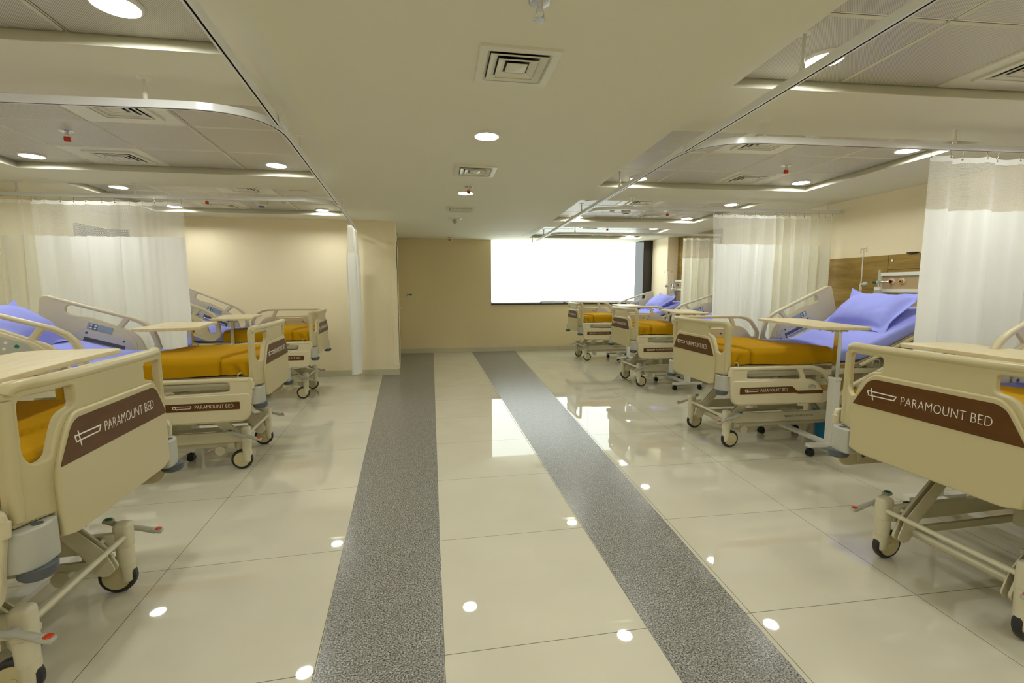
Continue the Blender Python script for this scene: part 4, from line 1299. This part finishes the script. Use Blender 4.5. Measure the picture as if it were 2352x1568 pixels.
# overbed table: origin at the post on the floor; +y is the way the base and top reach
def make_table():
    e = empty('overbed_table')
    m = MB()
    o_ = rounded([(-.20, -.13), (-.10, -.15), (.16, -.15), (.22, -.10), (.20, .10), (.20, .45), (.225, .72), (.15, .80), (-.12, .80), (-.22, .74), (-.20, .45), (-.19, .12)],
                 [.05, .05, .06, .05, .10, .10, .04, .05, .05, .05, .1, .1], 5)
    m.add_mesh(plate_mesh(o_, [], .022, .003, 1), Matrix.Translation((0, 0, 1.005)))
    m.build('table_top', 'tabletop', e)
    m = MB()
    m.box((0, .06, .982), (.07, .24, .018), bev=.004); m.box((.03, .0, .986), (.012, .30, .014), bev=.002); m.box((-.03, .0, .986), (.012, .30, .014), bev=.002)
    for yy in (-.06, .12):
        for xx in (-.03, .03): m.cyl((xx, yy, .967), (xx, yy, .975), .008, n=10)
    m.box((.06, .02, .968), (.11, .03, .004), (0, 0, .1), bev=.001)
    m.build('bracket', 'brass', e)
    m = MB()
    m.box((0, 0, .775), (.036, .044, .41), bev=.004); m.build('inner_post', 'chrome', e)
    m = MB(); m.box((0, 0, .36), (.056, .066, .55), bev=.004); m.box((0, 0, .632), (.062, .072, .022), bev=.003)
    m.cyl((-.028, -.01, .2), (-.034, -.01, .2), .005, n=8)
    m.build('outer_post', 'white', e)
    m = MB()
    m.box((0, 0, .088), (.40, .05, .028), bev=.003); m.box((0, .60, .088), (.40, .05, .028), bev=.003)
    m.box((0, .30, .088), (.06, .60, .026), bev=.003)
    m.build('base_frame', 'white', e)
    for xx in (-.175, .175):
        for yy in (0, .60):
            m = MB()
            m.cyl((xx, yy - .022, .026), (xx, yy - .006, .026), .026, n=18); m.cyl((xx, yy + .006, .026), (xx, yy + .022, .026), .026, n=18)
            m.box((xx, yy, .045), (.05, .038, .032), bev=.01); m.cyl((xx, yy, .05), (xx, yy, .078), .007, n=10)
            m.build('caster', 'black', e)
    return e
tab0 = make_table(); tu = [False]
def place_table(x, y, rz, label, top_rot=0, dz=0, sy=1.0, dx=0):
    o = tab0 if not tu[0] else copy_tree(tab0); tu[0] = True
    o.location = (x, y, 0); o.rotation_euler = (0, 0, rz); tag(o, label, 'overbed table', 'overbed tables')
    for c in o.children:
        if c.name.startswith('table_top') or c.name.startswith('bracket'):
            c.rotation_euler = (0, 0, top_rot); c.location = (dx, 0, dz)
        if c.name.startswith('inner_post'): c.location = (0, 0, dz)
        if c.name.startswith('table_top'): c.scale = (1, sy, 1)
    return o

# ------------------------------------------------------------------ place the ward
RB = PI
beds = {}
def bed(key, x, y, rz, label, near_s, foot_near_up, foot_far_up, spread_label, pillow_label, spside, heads_up=(True, True), low=False):
    b = place_bed(x, y, rz, label, 0, 0)
    beds[key] = b
    add_rail(b, 'foot', near_s, foot_near_up); add_rail(b, 'foot', -near_s, foot_far_up)
    tl = R(17.5) if low else TILT
    add_rail(b, 'head', near_s, heads_up[0], tl); add_rail(b, 'head', -near_s, heads_up[1], tl)
    if low:
        for c in b.children:
            if c.name.startswith('mattress') and not c.name.startswith(('mattress_s', 'mattress_r')): c.data = low_m
            if c.name.startswith('mattress_support'): c.data = low_s
    place_spread(b, spside, spread_label)
    if pillow_label: place_pillow(b, -1.57, 0.0, 1.075 if low else 1.140, 0, R(33 if low else 40), 0, pillow_label)
    return b
def lend(mb, name, mt, ang):
    o = mb.build(name, mt, None, ang=ang); d = o.data; bpy.data.objects.remove(o); return d
low_m = lend(mattress_bm(R(17.5)), 'low_mattress', 'blue', 70); low_s = lend(support_bm(R(17.5)), 'low_support', 'plastic', 38)
bed('R1', 2.20, 1.59, RB + R(1.5), 'hospital bed cut by the right edge, its big footboard facing the aisle', 1, False, False,
    'gold bedspread glimpsed through the grip hole of the nearest right footboard', None, 0)
bed('R2', 2.447, 3.79, RB - R(1.2), 'hospital bed with the most visible blue sheet, second along the right side', 1, False, True,
    'gold bedspread in full view on the second right bed', 'plump blue pillow in full view under the wall service rail', 0, (False, True))
bed('R3', 2.790, 6.26, RB - R(1.0), 'hospital bed third along the right side, its head hidden by the white curtain', 1, False, True,
    'gold bedspread on the third right bed, between two footboards', 'blue pillow hidden behind the middle right curtain', 0, (False, True), True)
bed('R4', 2.80, 8.60, RB - R(1.0), 'farthest hospital bed on the right, beside the window', 1, False, True,
    'smallest gold bedspread, on the bed by the window', 'blue pillow nearest the dark granite pillar', 0, (False, True), True)
bed('L1', -1.358, 1.935, R(3.6), 'hospital bed cut by the left edge, nearest the viewer', -1, False, False,
    'gold bedspread in the lower left corner behind the nearest footboard', None, 1, (True, True), True)
bed('L2', -1.425, 3.965, R(3.6), 'hospital bed second along the left side, with two raised head rails', -1, False, False,
    'gold bedspread in full view on the second left bed', 'blue pillow at the left edge of the view', 1, (True, True), True)
bed('L3', -1.58, 6.27, R(2.5), 'farthest hospital bed on the left, against the plain beige wall', -1, False, True,
    'gold bedspread on the bed against the beige wall', 'blue pillow just right of the wide net-topped curtain', 1, (True, True))

place_table(3.165, 3.20, R(-2), 'overbed table with a chrome post standing before the largest blue pillow', R(-13), .042, 1.2, -.055)
place_table(3.00, 2.26, PI + R(-2), 'overbed table with ragged film under its top, at the right edge of the view', R(-4), 0)
place_table(3.33, 5.66, R(-3), 'overbed table with white wheeled base behind the second right footboard', R(-12), .022, 1.1)
place_table(3.50, 8.0, R(-3), 'overbed table over the bed by the window', R(-12), .022, 1.1)
place_table(-1.72, 2.46, PI + R(4), 'large looking overbed table cut by the left edge', R(2), .035)
place_table(-2.12, 4.50, PI + R(4), 'overbed table standing in front of the wide white curtain', R(6), .035, .8)
place_table(-2.26, 5.74, R(4), 'overbed table reaching over the bed by the beige wall', R(8), 0)
m = MB()
rnd = random.Random(3)
pts = [(0, 0)]
for k in range(9): pts.append((.022 * (k + 1), rnd.uniform(-.03, -.004) if k % 2 else -.006))
pts += [(.21, .004)]
for a, b in zip(pts[:-1], pts[1:]): m.quad([(a[0], 0, .004), (b[0], 0, .004), (b[0], .004, b[1]), (a[0], .004, a[1])])
o = m.build('torn_film', 'paper'); o.location = (2.84, 1.86, .99)
tag(o, 'ragged strip of pale film peeling from under the nearest right table top', 'film')

# IV pole
def iv(x, y, rz, ztop, label):
    e = tag(empty('drip_pole', (x, y, 0), rz), label, 'drip pole', 'drip poles')
    m = MB(); m.cyl((0, 0, .12), (0, 0, 1.38), .013, n=14); m.cyl((0, 0, 1.38), (0, 0, 1.40), .017, n=14); m.build('pole', 'chrome', e)
    m = MB(); m.cyl((0, 0, 1.40), (0, 0, ztop), .007, n=12); m.build('extension_rod', 'chrome', e)
    m = MB()
    m.tube([(-.085, 0, ztop - .015), (-.08, 0, ztop - .004), (0, 0, ztop + .004), (.08, 0, ztop - .004), (.085, 0, ztop - .015)], .004, n=8)
    for s in (-1, 1):
        m.tube([(s * .085, 0, ztop + .012), (s * .085, 0, ztop - .03), (s * .095, 0, ztop - .035)], .005, n=6)
    m.build('hook_bar', 'chrome', e)
    m = MB(); m.sph((-.055, -.02, 1.395), .028, (1.25, .8, .9)); m.cyl((-.04, -.01, 1.395), (0, 0, 1.395), .009, n=10); m.build('knob', 'grey', e)
    m = MB()
    for k in range(5):
        a = 2 * PI * k / 5; m.tube([(0, 0, .12), (.08 * math.cos(a), .08 * math.sin(a), .10), (.24 * math.cos(a), .24 * math.sin(a), .065)], .012, n=8)
        m.cyl((.24 * math.cos(a) - .008, .24 * math.sin(a), .025), (.24 * math.cos(a) + .008, .24 * math.sin(a), .025), .025, n=14)
        m.cyl((.24 * math.cos(a), .24 * math.sin(a), .04), (.24 * math.cos(a), .24 * math.sin(a), .07), .007, n=8)
    m.build('wheeled_base', 'grey', e)
    return e
iv(4.47, 4.29, R(60), 1.765, 'chrome drip pole with a grey knob behind the largest pillow')
iv(4.46, 8.42, R(15), 1.685, 'small drip pole in front of the beige corner pillar by the window')

# bedside service rail on the right wall
def service(yc, ln, label, z0=1.20):
    x = wx(yc) - .026
    e = tag(empty('service_panel', (x, yc, 0), -.026), label, 'service panel', 'bedside service panels')
    m = MB(); m.box((-.02, 0, 1.20), (.04, ln, .56), bev=.006); m.build('backing_board', 'tan', e)
    for z in (1.495, 1.325, 1.00):
        m = MB(); m.box((-.048, 0, z), (.035, ln + .01, .038), bev=.008); m.build('white_rail', 'white', e)
    y0 = ln / 2
    m = MB(); m.box((-.045, y0, 1.41), (.05, .012, .20), bev=.004); m.build('end_cap', 'white', e)
    for k, yy in enumerate((y0 - .115, y0 - .225)):
        m = MB(); m.cyl((-.04, yy, 1.42), (-.058, yy, 1.42), .030, .028, n=26, mi=0); m.cyl((-.058, yy, 1.42), (-.061, yy, 1.42), .023, n=24, mi=1)
        m.cyl((-.061, yy, 1.42), (-.064, yy, 1.42), .015, n=20, mi=3 if k else 2); m.cyl((-.064, yy, 1.42), (-.070, yy, 1.42), .008, n=16, mi=2)
        m.box((-.0615, yy, 1.435), (.003, .030, .012), bev=.001, mi=3)
        m.build('gas_outlet', ['white', 'red', 'black', 'redyel'], e)
    return e, x, yc + y0
def flow(x, y, label):
    e = tag(empty('oxygen_flowmeter', (x, y, 0), 0), label, 'flowmeter', 'oxygen flowmeters')
    m = MB(); m.cyl((-.07, -.11, 1.42), (-.125, -.05, 1.415), .010, n=12); m.cyl((-.125, -.05, 1.415), (-.125, -.05, 1.37), .012, n=12)
    m.box((-.125, -.05, 1.415), (.03, .03, .03), bev=.006); m.build('valve_body', 'chrome', e)
    m = MB(); m.cyl((-.125, -.035, 1.415), (-.125, .0, 1.415), .016, n=16); m.cyl((-.125, .0, 1.415), (-.125, .012, 1.415), .013, n=16); m.build('green_knob', 'greencap', e)
    m = MB(); m.cyl((-.125, -.05, 1.43), (-.125, -.05, 1.53), .012, n=14); m.sph((-.125, -.05, 1.53), .012); m.build('gauge_tube', 'clear', e)
    m = MB(); m.cyl((-.125, -.05, 1.335), (-.125, -.05, 1.365), .036, .034, n=22); m.build('bottle_lid', 'white', e)
    m = MB(); m.cyl((-.125, -.05, 1.22), (-.125, -.05, 1.335), .046, .036, n=22); m.cyl((-.125, -.05, 1.195), (-.125, -.05, 1.22), .034, .046, n=22); m.build('humidifier_bottle', 'clear', e)
    m = MB(); m.box((-.165, -.06, 1.275), (.004, .03, .035), bev=.001); m.build('bottle_label', 'darkwin', e)
e1, x1, y1 = service(3.82, .86, 'white and tan gas service panel above the largest pillow')
flow(x1, y1, 'oxygen flowmeter with green knob and clear humidifier bottle behind the largest pillow')
e2, x2, y2 = service(8.27, .90, 'small looking gas service panel beside the farthest right curtain')
flow(x2, y2, 'tiny oxygen flowmeter with clear bottle beside the farthest curtain')

# litter bin glimpsed under the second right bed
m = MB(); m.cyl((0, 0, 0), (0, 0, .26), .10, .13, n=24); o = m.build('waste_bin', mat('cyan_plastic', srgb(40, 130, 170), .4)); o.location = (3.55, 3.62, 0)
tag(o, 'blue plastic bin half hidden under the second right bed', 'bin')
